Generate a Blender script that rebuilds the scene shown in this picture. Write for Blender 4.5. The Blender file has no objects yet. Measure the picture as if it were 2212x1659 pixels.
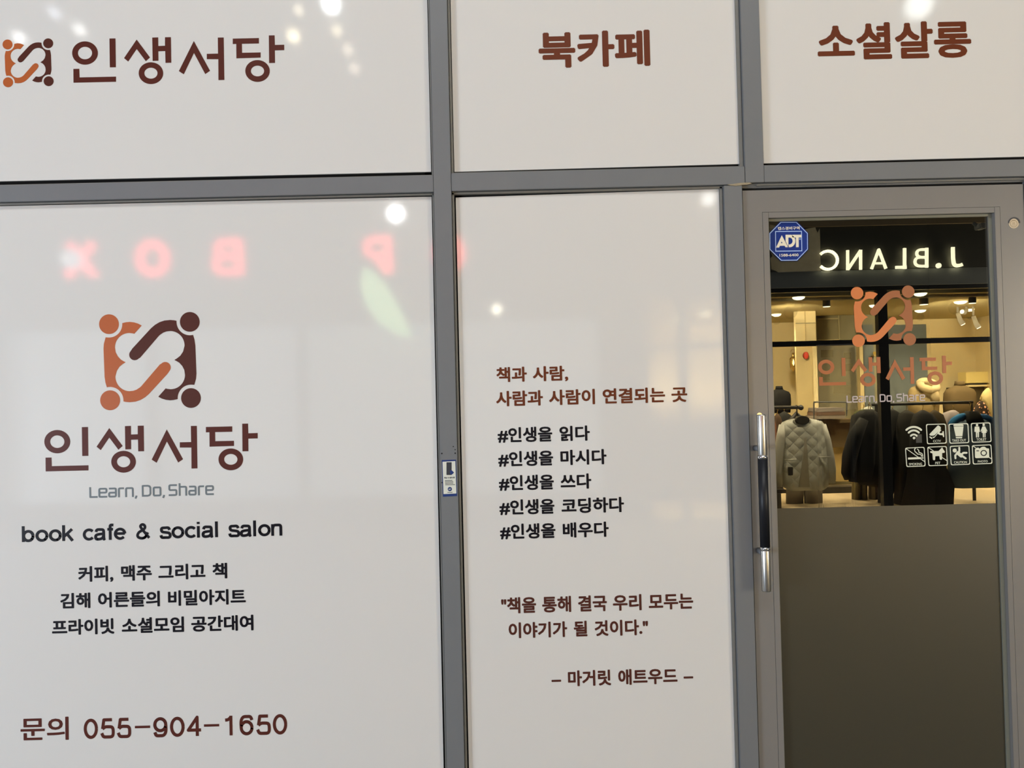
import bpy, bmesh, math, random
from mathutils import Vector, Matrix
random.seed(7)
S = bpy.context.scene
COL = S.collection
PI = math.pi

# ------------------------------------------------------------------ camera
PW, PH, FPX = 2212, 1659, 1640.0
CAM = Vector((0.0, -2.46, 1.44))
YAW, PITCH, ROLL = 0.0032786, 0.01612713, -0.02422266
_f = Vector((math.sin(YAW)*math.cos(PITCH), math.cos(YAW)*math.cos(PITCH), math.sin(PITCH)))
_r = _f.cross(Vector((0, 0, 1))).normalized()
_u = _r.cross(_f)
RT = math.cos(ROLL)*_r + math.sin(ROLL)*_u
UP = -math.sin(ROLL)*_r + math.cos(ROLL)*_u
cd = bpy.data.cameras.new('camera')
cd.sensor_width = 36.0
cd.lens = FPX/PW*36.0
cd.clip_start = 0.05
cam = bpy.data.objects.new('camera', cd)
COL.objects.link(cam)
cam.matrix_world = Matrix(((RT.x, UP.x, -_f.x, CAM.x), (RT.y, UP.y, -_f.y, CAM.y), (RT.z, UP.z, -_f.z, CAM.z), (0, 0, 0, 1)))
S.camera = cam

# ------------------------------------------------------------------ world, big lights, exposure
S.view_settings.view_transform = 'Standard'
S.view_settings.look = 'None'
S.view_settings.gamma = 1.0
S.view_settings.use_curve_mapping = False
S.view_settings.exposure = 0.0
w = bpy.data.worlds.new('night_sky')
S.world = w
w.use_nodes = True
w.node_tree.nodes['Background'].inputs[0].default_value = (0.10, 0.11, 0.13, 1)
w.node_tree.nodes['Background'].inputs[1].default_value = 1.0


def area(name, loc, target, sx, sy, power, col):
    l = bpy.data.lights.new(name, 'AREA')
    l.shape = 'RECTANGLE'
    l.size, l.size_y, l.energy, l.color = sx, sy, power, col
    o = bpy.data.objects.new(name, l)
    COL.objects.link(o)
    o.location = loc
    o.rotation_euler = (Vector(target)-Vector(loc)).to_track_quat('-Z', 'Y').to_euler()
    return o


def spot(name, loc, target, power, col, ang=100, rad=0.05, blend=0.6):
    l = bpy.data.lights.new(name, 'SPOT')
    l.energy, l.color, l.spot_size, l.spot_blend, l.shadow_soft_size = power, col, math.radians(ang), blend, rad
    o = bpy.data.objects.new(name, l)
    COL.objects.link(o)
    o.location = loc
    o.rotation_euler = (Vector(target)-Vector(loc)).to_track_quat('-Z', 'Y').to_euler()
    return o


area('alley_fill_high', (0.4, -5.2, 7.4), (0, 0, 1.0), 7.0, 1.2, 275, (0.97, 0.98, 0.97))  # added overhead fill without a fixture, kept out of the reflected view
area('alley_fill_cool', (-7.4, -4.8, 0.95), (-1.0, 0, 0.4), 2.2, 1.7, 425, (0.74, 0.85, 1.0))  # added cool fill without a fixture, standing for shops farther left
area('alley_fill_warm', (6.9, -5.6, 1.7), (1.0, 0, 1.2), 1.2, 2.0, 200, (1.0, 0.89, 0.70))  # added warm fill without a fixture, standing for shops farther right


# ------------------------------------------------------------------ pixel <-> place
def ray(px, py):
    return _f*FPX + RT*(px-PW/2) + UP*(PH/2-py)


def at(px, py, Y=0.0):
    d = ray(px, py)
    return CAM + d*((Y-CAM.y)/d.y)


GY = 0.012                                  # plane of the door glass


def refl(px, py, T, plane=GY):
    """the real point whose mirror image in the plane shows at this pixel, T metres of total path in depth"""
    p = at(px, py, T+CAM.y)
    return Vector((p.x, 2*plane-p.y, p.z))


def refl_z(px, py, z, plane=GY):
    d = ray(px, py)
    p = CAM + d*((z-CAM.z)/d.z)
    return Vector((p.x, 2*plane-p.y, p.z))


# ------------------------------------------------------------------ materials
def lin(c):
    return tuple(((v/255)/12.92 if v/255 <= 0.04045 else ((v/255+0.055)/1.055)**2.4) for v in c)


def principled(name, col, rough=0.5, metal=0.0, spec=0.5, noise=0.0, nscale=20.0, bump=0.0, bscale=200.0, emis=None, estr=0.0, sheen=0.0):
    m = bpy.data.materials.new(name)
    m.use_nodes = True
    nt = m.node_tree
    b = nt.nodes['Principled BSDF']
    b.inputs['Base Color'].default_value = (*col, 1)
    b.inputs['Roughness'].default_value = rough
    b.inputs['Metallic'].default_value = metal
    b.inputs['Specular IOR Level'].default_value = spec
    if sheen:
        b.inputs['Sheen Weight'].default_value = sheen
    tc = None
    if noise or bump:
        tc = nt.nodes.new('ShaderNodeTexCoord')
    if noise:
        n = nt.nodes.new('ShaderNodeTexNoise')
        n.inputs['Scale'].default_value = nscale
        n.inputs['Detail'].default_value = 4
        nt.links.new(tc.outputs['Object'], n.inputs['Vector'])
        mx = nt.nodes.new('ShaderNodeMix')
        mx.data_type = 'RGBA'
        mx.inputs[6].default_value = (*[max(0, c*(1-noise)) for c in col], 1)
        mx.inputs[7].default_value = (*[min(1, c*(1+noise)) for c in col], 1)
        nt.links.new(n.outputs['Fac'], mx.inputs[0])
        nt.links.new(mx.outputs[2], b.inputs['Base Color'])
    if bump:
        n2 = nt.nodes.new('ShaderNodeTexNoise')
        n2.inputs['Scale'].default_value = bscale
        n2.inputs['Detail'].default_value = 2
        nt.links.new(tc.outputs['Object'], n2.inputs['Vector'])
        bp = nt.nodes.new('ShaderNodeBump')
        bp.inputs['Strength'].default_value = bump
        bp.inputs['Distance'].default_value = 0.001
        nt.links.new(n2.outputs['Fac'], bp.inputs['Height'])
        nt.links.new(bp.outputs['Normal'], b.inputs['Normal'])
    if emis:
        b.inputs['Emission Color'].default_value = (*emis, 1)
        b.inputs['Emission Strength'].default_value = estr
    return m


def glow(name, col, strength):
    return principled(name, (0.6, 0.6, 0.6), 0.4, emis=col, estr=strength)


def glass_mat(name, tint, refl_fac, gloss=(1, 1, 1), rough=0.0):
    m = bpy.data.materials.new(name)
    m.use_nodes = True
    nt = m.node_tree
    nt.nodes.remove(nt.nodes['Principled BSDF'])
    out = nt.nodes['Material Output']
    t = nt.nodes.new('ShaderNodeBsdfTransparent')
    t.inputs['Color'].default_value = (*tint, 1)
    g = nt.nodes.new('ShaderNodeBsdfGlossy')
    g.inputs['Color'].default_value = (*gloss, 1)
    g.inputs['Roughness'].default_value = rough
    mx = nt.nodes.new('ShaderNodeMixShader')
    mx.inputs[0].default_value = refl_fac
    nt.links.new(t.outputs[0], mx.inputs[1])
    nt.links.new(g.outputs[0], mx.inputs[2])
    nt.links.new(mx.outputs[0], out.inputs['Surface'])
    return m


M = {}
M['film'] = principled('white_window_film', (0.68, 0.668, 0.64), 0.047, spec=0.55, bump=0.018, bscale=300)
M['pane'] = principled('backed_glass', (0.66, 0.645, 0.615), 0.06, spec=0.55)
M['frame'] = principled('grey_aluminium', (0.165, 0.172, 0.178), 0.42, noise=0.05, nscale=9, spec=0.4)
M['bead'] = principled('aged_grey_bead', (0.20, 0.195, 0.175), 0.5, noise=0.12, nscale=30, spec=0.4)
M['gasket'] = principled('black_rubber', (0.006, 0.006, 0.006), 0.8, spec=0.1)
M['sealant'] = principled('yellowed_sealant', (0.30, 0.25, 0.16), 0.7, noise=0.2, nscale=120)
M['door'] = principled('warm_grey_paint', (0.205, 0.195, 0.182), 0.26, noise=0.04, nscale=8, spec=0.5)
M['dot'] = principled('dark_hole', (0.008, 0.008, 0.008), 0.9)
M['orange'] = principled('orange_print', lin((176, 92, 47)), 0.3, spec=0.4)
M['brown'] = principled('dark_brown_print', lin((80, 43, 35)), 0.35, spec=0.2)
M['maroon'] = principled('maroon_print', lin((84, 41, 33)), 0.35, spec=0.2)
M['rust'] = principled('rust_brown_print', lin((102, 50, 28)), 0.35, spec=0.2)
M['black'] = principled('black_print', lin((18, 15, 22)), 0.35, spec=0.2)
M['grey'] = principled('grey_print', lin((108, 116, 120)), 0.3, spec=0.4)
M['door_orange'] = principled('copper_vinyl', lin((206, 120, 68)), 0.35, spec=0.4)
M['door_brown'] = principled('tan_vinyl', lin((154, 92, 56)), 0.35, spec=0.4)
M['door_name'] = principled('terracotta_vinyl', lin((168, 98, 60)), 0.35, spec=0.4)
M['door_grey'] = principled('pale_grey_vinyl', lin((184, 172, 172)), 0.4)
M['white'] = principled('white_vinyl', lin((212, 216, 196)), 0.4)
M['blue'] = principled('blue_sticker', lin((8, 46, 128)), 0.35, spec=0.3)
M['paleblue'] = principled('pale_blue_ink', lin((178, 204, 244)), 0.4)
M['ivory'] = principled('ivory_ink', lin((232, 224, 200)), 0.4)
M['navy'] = principled('navy_sticker', lin((24, 50, 112)), 0.4)
M['paper'] = principled('white_paper', lin((214, 216, 204)), 0.5)
M['ink'] = principled('dark_ink', lin((50, 52, 58)), 0.5)
M['steel'] = principled('brushed_steel', (0.66, 0.64, 0.60), 0.3, metal=1.0)
M['chrome'] = principled('chrome', (0.8, 0.8, 0.8), 0.1, metal=1.0)
M['grip'] = principled('black_grip', (0.010, 0.011, 0.014), 0.42, spec=0.35)
M['frost'] = principled('brown_frosted_film', (0.040, 0.036, 0.023), 0.40, spec=0.75, bump=0.05, bscale=700)
M['glass'] = glass_mat('dark_door_glass', (0.42, 0.42, 0.38), 0.15)
M['shopglass'] = glass_mat('shop_window_glass', (0.95, 0.95, 0.94), 0.03)


# ------------------------------------------------------------------ builders
def tag(o, label=None, cat=None, group=None, kind=None):
    for k, v in (('label', label), ('category', cat), ('group', group), ('kind', kind)):
        if v:
            o[k] = v
    return o


def thing(name, label, cat, loc, group=None):
    o = bpy.data.objects.new(name, None)
    o.empty_display_size = 0.05
    COL.objects.link(o)
    o.location = loc
    return tag(o, label, cat, group)


def struct(name, loc=(0, 0, 0)):
    o = bpy.data.objects.new(name, None)
    o.empty_display_size = 0.05
    COL.objects.link(o)
    o.location = loc
    return tag(o, kind='structure')


def wpos(o):
    p = Vector((0, 0, 0))
    while o is not None:
        p += Vector(o.location)
        o = o.parent
    return p


def obj(name, bm, mat, parent=None, smooth=False, kind=None, recalc=True):
    if recalc:
        bmesh.ops.recalc_face_normals(bm, faces=bm.faces)
    if parent is not None:
        bmesh.ops.translate(bm, verts=bm.verts, vec=-wpos(parent))
    me = bpy.data.meshes.new(name)
    bm.to_mesh(me)
    bm.free()
    if smooth:
        for p in me.polygons:
            p.use_smooth = True
    me.materials.append(mat)
    o = bpy.data.objects.new(name, me)
    COL.objects.link(o)
    if parent is not None:
        o.parent = parent
    if kind:
        o['kind'] = kind
    return o


def add_box(bm, x0, x1, y0, y1, z0, z1, bev=0.0):
    vs = [bm.verts.new(p) for p in ((x0, y0, z0), (x1, y0, z0), (x1, y1, z0), (x0, y1, z0), (x0, y0, z1), (x1, y0, z1), (x1, y1, z1), (x0, y1, z1))]
    fs = [bm.faces.new([vs[i] for i in q]) for q in ((0, 1, 5, 4), (1, 2, 6, 5), (2, 3, 7, 6), (3, 0, 4, 7), (4, 5, 6, 7), (3, 2, 1, 0))]
    if bev:
        es = list({e for f in fs for e in f.edges})
        bmesh.ops.bevel(bm, geom=es, offset=bev, segments=2, affect='EDGES')


def box(x0, x1, y0, y1, z0, z1, bev=0.0):
    bm = bmesh.new()
    add_box(bm, min(x0, x1), max(x0, x1), min(y0, y1), max(y0, y1), min(z0, z1), max(z0, z1), bev)
    return bm


def add_loft(bm, rings, cap=True):
    """rings: lists of points, same count"""
    rv = [[bm.verts.new(p) for p in r] for r in rings]
    n = len(rv[0])
    for a, b in zip(rv, rv[1:]):
        for i in range(n):
            bm.faces.new((a[i], a[(i+1) % n], b[(i+1) % n], b[i]))
    if cap:
        bm.faces.new(rv[0])
        bm.faces.new(rv[-1])


def ring(c, a, b, n=16):
    """ellipse ring spanned by vectors a and b"""
    return [Vector(c)+Vector(a)*math.cos(2*PI*i/n)+Vector(b)*math.sin(2*PI*i/n) for i in range(n)]


def add_tube(bm, pts, rads, n=12):
    pts = [Vector(p) for p in pts]
    if not isinstance(rads, (list, tuple)):
        rads = [rads]*len(pts)
    rings = []
    for i, p in enumerate(pts):
        d = (pts[min(i+1, len(pts)-1)]-pts[max(i-1, 0)]).normalized()
        ref = Vector((0, 1, 0)) if abs(d.y) < 0.9 else Vector((1, 0, 0))
        a = d.cross(ref).normalized()
        b = d.cross(a).normalized()
        rings.append(ring(p, a*rads[i], b*rads[i], n))
    add_loft(bm, rings)


def tube(pts, rads, n=12):
    bm = bmesh.new()
    add_tube(bm, pts, rads, n)
    return bm


def lathe(c, prof, n=20):
    """prof: (radius, z) from bottom to top about a vertical axis through c"""
    bm = bmesh.new()
    add_loft(bm, [ring((c[0], c[1], c[2]+z), (max(r, 1e-4), 0, 0), (0, max(r, 1e-4), 0), n) for r, z in prof])
    return bm


# flat cut-outs with a real thickness: polygons given as points on a plane of constant Y
def flat(name, polys, mat, parent, t=0.0006, out=-1):
    bm = bmesh.new()
    for k, poly in enumerate(polys):
        if isinstance(poly, tuple) and poly[0] == 'ring':
            o_, i_ = poly[1], poly[2]
            n = len(o_)
            vo = [bm.verts.new(p) for p in o_]
            vi = [bm.verts.new(p) for p in i_]
            fs = [bm.faces.new((vo[j], vo[(j+1) % n], vi[(j+1) % n], vi[j])) for j in range(n)]
        else:
            fs = [bm.faces.new([bm.verts.new(p) for p in poly])]
        r = bmesh.ops.extrude_face_region(bm, geom=fs)
        bmesh.ops.translate(bm, verts=[v for v in r['geom'] if isinstance(v, bmesh.types.BMVert)], vec=(0, out*(t+(k % 23)*1.2e-5), 0))
    return obj(name, bm, mat, parent)


def arc(cx, cy, rx, ry, a0, a1, n=16):
    return [(cx+rx*math.cos(math.radians(a0+(a1-a0)*i/n)), cy+ry*math.sin(math.radians(a0+(a1-a0)*i/n))) for i in range(n+1)]


def ell(cx, cy, rx, ry=None, n=36):
    ry = rx if ry is None else ry
    return [(cx+rx*math.cos(2*PI*i/n), cy+ry*math.sin(2*PI*i/n)) for i in range(n)]


def ann(cx, cy, rx, ry, ix, iy, n=40):
    return ('ring', ell(cx, cy, rx, ry, n), ell(cx, cy, ix, iy, n))


def strokes(pts, w, cap='round', closed=False):
    out = []
    pts = list(pts)+([pts[0]] if closed else [])
    for (x0, y0), (x1, y1) in zip(pts, pts[1:]):
        L = math.hypot(x1-x0, y1-y0)
        if L < 1e-9:
            continue
        nx, ny = -(y1-y0)/L*w/2, (x1-x0)/L*w/2
        out.append([(x0+nx, y0+ny), (x1+nx, y1+ny), (x1-nx, y1-ny), (x0-nx, y0-ny)])
    inner = pts if cap == 'round' else pts[1:-1]
    for p in inner:
        out.append(ell(p[0], p[1], w/2, None, 14))
    return out


def soften(pts, r, closed=False):
    out = []
    n = len(pts)
    for i, p in enumerate(pts):
        if not closed and i in (0, n-1):
            out.append(p)
            continue
        a, b = pts[i-1], pts[(i+1) % n]
        la, lb = math.hypot(a[0]-p[0], a[1]-p[1]), math.hypot(b[0]-p[0], b[1]-p[1])
        ra, rb = min(r, la/2), min(r, lb/2)
        s = (p[0]+(a[0]-p[0])*ra/la, p[1]+(a[1]-p[1])*ra/la)
        e = (p[0]+(b[0]-p[0])*rb/lb, p[1]+(b[1]-p[1])*rb/lb)
        for k in range(5):
            t = k/4
            out.append(((1-t)**2*s[0]+2*t*(1-t)*p[0]+t*t*e[0], (1-t)**2*s[1]+2*t*(1-t)*p[1]+t*t*e[1]))
    return out


def rrect(x0, y0, x1, y1, r, n=5):
    return (arc(x1-r, y1-r, r, r, 0, 90, n)+arc(x0+r, y1-r, r, r, 90, 180, n)+arc(x0+r, y0+r, r, r, 180, 270, n)+arc(x1-r, y0+r, r, r, 270, 360, n))


def mapped(polys, fn):
    out = []
    for p in polys:
        if isinstance(p, tuple) and p[0] == 'ring':
            out.append(('ring', [fn(*q) for q in p[1]], [fn(*q) for q in p[2]]))
        else:
            out.append([fn(*q) for q in p])
    return out


def crop(x0, y0, s, Y=0.0):
    return lambda x, y: at(x0+x/s, y0+y/s, Y)


# ------------------------------------------------------------------ lettering from the built-in font
_ts = bpy.data.scenes.new('lettering_bench')
_cache = {}


def glyphs(body, weight):
    """outline text as a mesh; made heavier by stamping it around a small circle"""
    if (body, weight) not in _cache:
        c = bpy.data.curves.new('lettering', 'FONT')
        c.body = body
        c.resolution_u = 3
        o = bpy.data.objects.new('lettering', c)
        _ts.collection.objects.link(o)
        _ts.view_layers[0].update()
        dg = _ts.view_layers[0].depsgraph
        me = bpy.data.meshes.new_from_object(o.evaluated_get(dg))
        bm = bmesh.new()
        n = 8 if weight > 0 else 1
        for k in range(n):
            i0 = len(bm.verts)
            bm.from_mesh(me)
            bm.verts.ensure_lookup_table()
            for v in bm.verts[i0:]:
                v.co.x += weight*math.cos(2*PI*(k+0.5)/n)*1.05
                v.co.y += weight*math.sin(2*PI*(k+0.5)/n)*1.05
                v.co.z = k*1.5e-5
        bm.to_mesh(me)
        bm.free()
        bpy.data.objects.remove(o)
        bpy.data.curves.remove(c)
        _cache[(body, weight)] = me
    return _cache[(body, weight)].copy()


def text_line(name, words, mat, parent, ys, Y, weight=0.030, t=0.0006, skew=None):
    """words: (string, left px, right px); ys: ((x, top, bottom), (x, top, bottom)) ink extents in px at two places on the line"""
    full = glyphs(' '.join(w_[0] for w_ in words), weight)
    y0, y1 = min(v.co.y for v in full.vertices), max(v.co.y for v in full.vertices)
    bpy.data.meshes.remove(full)
    zt = sum(at(x, a, Y).z for x, a, b in ys)/len(ys)
    zb = sum(at(x, b, Y).z for x, a, b in ys)/len(ys)
    ym = sum(a+b for x, a, b in ys)/2/len(ys)
    xm = sum(x for x, a, b in ys)/len(ys)
    line = None
    if len(words) > 1:
        line = bpy.data.objects.new(name, None)
        COL.objects.link(line)
        line.parent = parent
        line.location = Vector((at(xm, ym, Y).x, Y, zb))-wpos(parent)
    for s, l, r in words:
        bm = bmesh.new()
        me = glyphs(s, weight)
        a, b = min(v.co.x for v in me.vertices), max(v.co.x for v in me.vertices)
        xl, xr = at(l, ym-0.0243*(l-xm), Y).x, at(r, ym-0.0243*(r-xm), Y).x
        for v in me.vertices:
            v.co = Vector((xl+(v.co.x-a)/(b-a)*(xr-xl), Y-v.co.z, zb+(v.co.y-y0)/(y1-y0)*(zt-zb)))
        bm.from_mesh(me)
        bpy.data.meshes.remove(me)
        q = bmesh.ops.extrude_face_region(bm, geom=list(bm.faces))
        bmesh.ops.translate(bm, verts=[v for v in q['geom'] if isinstance(v, bmesh.types.BMVert)], vec=(0, -t, 0))
        obj('word' if line else name, bm, mat, line or parent)
    return line


FY = -0.0010        # face of the window film
# ------------------------------------------------------------------ the shop front: panes and film
PANES = {
    'window_1': dict(x0=-2.55, xr=((922.8, 0), (931.6, 371)), bottom=((0, 390.5), (931, 371.2))),
}


def quad_sheet(name, pts, y0, y1, mat, parent):
    bm = bmesh.new()
    a = [bm.verts.new((p.x, y0, p.z)) for p in pts]
    b = [bm.verts.new((p.x, y1, p.z)) for p in pts]
    n = len(pts)
    bm.faces.new(a)
    bm.faces.new(b)
    for i in range(n):
        bm.faces.new((a[i], a[(i+1) % n], b[(i+1) % n], b[i]))
    return obj(name, bm, mat, parent)


def ext(p, q, t):
    return p+(q-p)*t


TOPZ, BOTZ, LEFTX, RIGHTX = 3.30, 0.06, -3.20, 3.40


def pane(name, corners, inset):
    """corners: bottom-left, bottom-right, top-right, top-left points; inset: film margins left, right, top, bottom in metres"""
    st = struct(name, (corners[0].x, 0, corners[0].z))
    quad_sheet('glass_pane', corners, 0.0, 0.006, M['pane'], st)
    bl, br, tr, tl = [Vector(c) for c in corners]
    li, ri, ti, bi = inset
    q = [bl+Vector((li, 0, bi)), br+Vector((-ri, 0, bi)), tr+Vector((-ri, 0, -ti)), tl+Vector((li, 0, -ti))]
    quad_sheet('window_film', q, FY, -0.0001, M['film'], st)
    return st


V3 = lambda x, z: Vector((x, 0, z))
a, b = at(0, 390.5), at(931.3, 371.2)
win_tl = pane('window_1', [V3(LEFTX, a.z), b, V3(at(922.8, 0).x, TOPZ), V3(LEFTX, TOPZ)], (0, 0, 0, 0))
a, b = at(981.6, 371.2), at(1596.4, 354.3)
win_tm = pane('window_2', [a, b, V3(at(1587.9, 0).x-0.002, TOPZ), V3(at(973, 0).x, TOPZ)], (0.018, 0, 0, 0))
a, b = at(1649.5, 353), at(2212, 337)
win_tr = pane('window_3', [a, V3(RIGHTX, b.z+0.002), V3(RIGHTX, TOPZ), V3(at(1639.9, 0).x-0.002, TOPZ)], (0, 0, 0, 0))
a, b, c = at(0, 444.2), at(932.3, 425), at(958.2, 1659)
win_bl = pane('window_4', [V3(LEFTX, BOTZ), V3(c.x, BOTZ), b, V3(LEFTX, a.z)], (0, 0, 0.014, 0))
a, b, c, d = at(984.3, 426.8), at(1552.4, 408.6), at(1013, 1659), at(1588.3, 1659)
win_bm = pane('window_5', [V3(c.x, BOTZ), V3(d.x, BOTZ), b, a], (0.012, 0, 0, 0))

# ------------------------------------------------------------------ mullions and transoms
FF = -0.020         # front face of the frame


def xs(pl, yl, pr, yr, Y=FF):
    return at(pl, yl, Y).x, at(pr, yr, Y).x


def bar(name, x0, x1, z0, z1, gx=0.0, gz=0.0, bead_l=0, bead_r=0, bead_t=0, bead_b=0, beadmat='bead'):
    st = struct(name, (x0, 0, z0))
    obj('bar', box(x0, x1, FF, 0.045, z0, z1, 0.0012), M['frame'], st)
    if gx or gz:
        obj('gasket', box(x0-gx, x1+gx, 0.0075, 0.03, z0-gz, z1+gz), M['gasket'], st)
    bm = bmesh.new()
    any_ = False
    for cond, q in ((bead_l, (x0-bead_l, x0-0.0012, z0, z1)), (bead_r, (x1+0.0012, x1+bead_r, z0, z1)), (bead_t, (x0, x1, z1+0.0008, z1+bead_t)), (bead_b, (x0, x1, z0-bead_b, z0-0.0012))):
        if cond:
            any_ = True
            add_box(bm, q[0], q[1], -0.0075, 0.02, q[2], q[3], 0.0008)
    if any_:
        obj('glazing_bead', bm, M[beadmat], st)
    else:
        bm.free()
    return st


mx0, mx1 = xs(936.6, 400, 974.6, 400)
bar('trim_1', mx0, mx1, 0.0, 3.40, gx=0.030, bead_l=0.0062, bead_r=0.0078)
ux0, ux1 = xs(1607.6, 300, 1648.2, 300)
tz_top = at(1200, 368.2, FF).z
tz_bot = at(1240, 406.8, FF).z
tl0, tl1 = at(500, 388.6, FF).z, at(500, 424.6, FF).z
bar('trim_2', LEFTX, mx0-0.0008, tl1, tl0, gz=0.028, bead_t=0.0052, bead_b=0.0070)
tm0, tm1 = at(1290, 366.5, FF).z, at(1290, 405.4, FF).z
bar('trim_3', mx1+0.0012, ux0-0.0015, tm1, tm0, gz=0.026, bead_t=0.0048, bead_b=0.0085)
r0, r1 = at(1930, 350.6, FF).z, at(1930, 387.0, FF).z
bar('trim_4', ux1+0.0004, RIGHTX, r1, r0, gz=0.022, bead_t=0.0042)
bar('trim_5', ux0, ux1, r1, 3.40, gx=0.020, bead_l=0.0128)
lx0, lx1 = xs(1563.2, 405, 1602.6, 405)
lx0b, lx1b = xs(1599.6, 1640, 1639.6, 1640)
lx0, lx1 = (lx0+lx0b)/2, (lx1+lx1b)/2
LT = at(1580, 400.5, FF).z
bar('trim_6', lx0, lx1, 0.0, LT, gx=0.0, bead_l=0.0105)
obj('gasket', box(lx0-0.032, lx0+0.01, 0.0075, 0.03, 0.0, LT), M['gasket'], bpy.data.objects['trim_6'])
# recessed strip above the door leaf
st = struct('trim_7', (lx1, 0, LT))
dz_top = at(1900, 403.8, -0.008).z
obj('stop', box(lx1+0.0005, RIGHTX, -0.004, 0.06, dz_top+0.007, r1), M['frame'], st)
obj('gasket', box(lx1+0.0005, RIGHTX, 0.012, 0.03, dz_top-0.02, dz_top+0.02), M['gasket'], st)
bm = bmesh.new()
add_box(bm, lx1+0.05, RIGHTX, -0.012, 0.0, dz_top+0.012, dz_top+0.0165, 0.001)
obj('weather_strip', bm, M['bead'], st)
# old sealant where the bars meet
st = struct('trim_8', tuple(at(1600, 396, FF)))
bm = bmesh.new()
pts = [at(x, y, FF-0.002) for x, y in ((1571, 398.5), (1582, 397.6), (1594, 395.5), (1606, 394.5), (1620, 394.2), (1624, 396.2), (1614, 398.8), (1603, 399.5), (1590, 401.5), (1578, 400.2))]
f = bm.faces.new([bm.verts.new(p) for p in pts])
r = bmesh.ops.extrude_face_region(bm, geom=[f])
bmesh.ops.translate(bm, verts=[v for v in r['geom'] if isinstance(v, bmesh.types.BMVert)], vec=(0, 0.006, 0))
obj('sealant', bm, M['sealant'], st)
bar('trim_9', LEFTX-0.06, LEFTX-0.001, 0.0, 3.40)
bar('trim_10', LEFTX, RIGHTX, 3.302, 3.40)
bar('trim_11', LEFTX, lx0-0.002, 0.0, BOTZ-0.002)
# screw holes on the mullion
st = bpy.data.objects['trim_1']
for px, py, rr in ((979.2, 964.6, 1.3), (983.2, 971.4, 1.3), (983.4, 979, 1.7), (954.5, 979.6, 1.7), (955.3, 1042.5, 1.8)):
    p = at(px, py, FF)
    flat('screw_hole', [[Vector((p.x+rr/680*math.cos(k*PI/5), FF-0.0001, p.z+rr/680*math.sin(k*PI/5))) for k in range(10)]], M['dot'], st, 0.0004)

# ------------------------------------------------------------------ the door
DF = -0.008         # front of the door leaf
door = struct('door_1', (lx1, DF, 0.02))
DX0 = (at(1604, 412, DF).x+at(1640, 1640, DF).x)/2
DX1 = at(2209.8, 396, DF).x
DZ1 = dz_top-0.0015
DZ0 = 0.02
ox0 = (at(1646.5, 470, DF).x+at(1664, 1050, DF).x+at(1681.5, 1640, DF).x)/3
ox1 = (at(2161.5, 460, DF).x+at(2199.3, 1600, DF).x)/2
oz1 = (at(1700, 457, DF).z+at(2100, 448, DF).z)/2
ix0 = (at(1659, 471, DF).x+at(1676.6, 1050, DF).x+at(1696.5, 1650, DF).x)/3
ix1 = (at(2149, 459, DF).x+at(2187.5, 1600, DF).x)/2
iz1 = (at(1659, 471, DF).z+at(2149, 459, DF).z)/2
oz0, iz0 = 0.17, 0.19
bm = bmesh.new()
add_box(bm, DX0, ox0, DF, 0.045, DZ0, DZ1)
add_box(bm, ox1, DX1, DF, 0.045, DZ0, DZ1)
add_box(bm, ox0, ox1, DF, 0.045, oz1, DZ1)
add_box(bm, ox0, ox1, DF, 0.045, DZ0, oz0)
obj('door_frame', bm, M['door'], door)
g = 0.0009
bm = bmesh.new()
add_box(bm, ox0+g, ix0, DF-0.0005, 0.045, oz0+g, oz1-g, 0.0006)
add_box(bm, ix1, ox1-g, DF-0.0005, 0.045, oz0+g, oz1-g, 0.0006)
add_box(bm, ix0+0.0006, ix1-0.0006, DF-0.0005, 0.045, iz1, oz1-g, 0.0006)
add_box(bm, ix0+0.0006, ix1-0.0006, DF-0.0005, 0.045, oz0+g, iz0, 0.0006)
obj('glazing_bead', bm, M['door'], door)
bm = bmesh.new()
for q in ((ix1-0.0125, ix1-0.0005, iz0, iz1-0.0005), (ix0+0.0005, ix0+0.0055, iz0, iz1-0.0005)):
    add_box(bm, q[0], q[1], GY-0.006, GY-0.0005, q[2], q[3])
add_box(bm, ix0+0.006, ix1-0.013, GY-0.006, GY-0.0005, iz1-0.0085, iz1-0.0004)
obj('rubber_seal', bm, principled('grey_silicone', (0.20, 0.205, 0.165), 0.35), door)
bm = bmesh.new()
vs = [bm.verts.new(p) for p in ((ix0, GY, iz0), (ix1, GY, iz0), (ix1, GY, iz1), (ix0, GY, iz1))]
bm.faces.new(vs)
obj('glass_pane', bm, M['glass'], door, recalc=False)
fz = (at(1681, 1098.5, GY).z+at(2155, 1087, GY).z)/2
fp = [Vector((ix0+0.0058, 0, iz0)), Vector((ix1-0.0128, 0, iz0)), Vector((ix1-0.0128, 0, at(2155, 1087, GY).z)), Vector((ix0+0.0058, 0, at(1681, 1098.5, GY).z))]
quad_sheet('frosted_film', fp, GY-0.0012, GY-0.0003, M['frost'], door)
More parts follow.
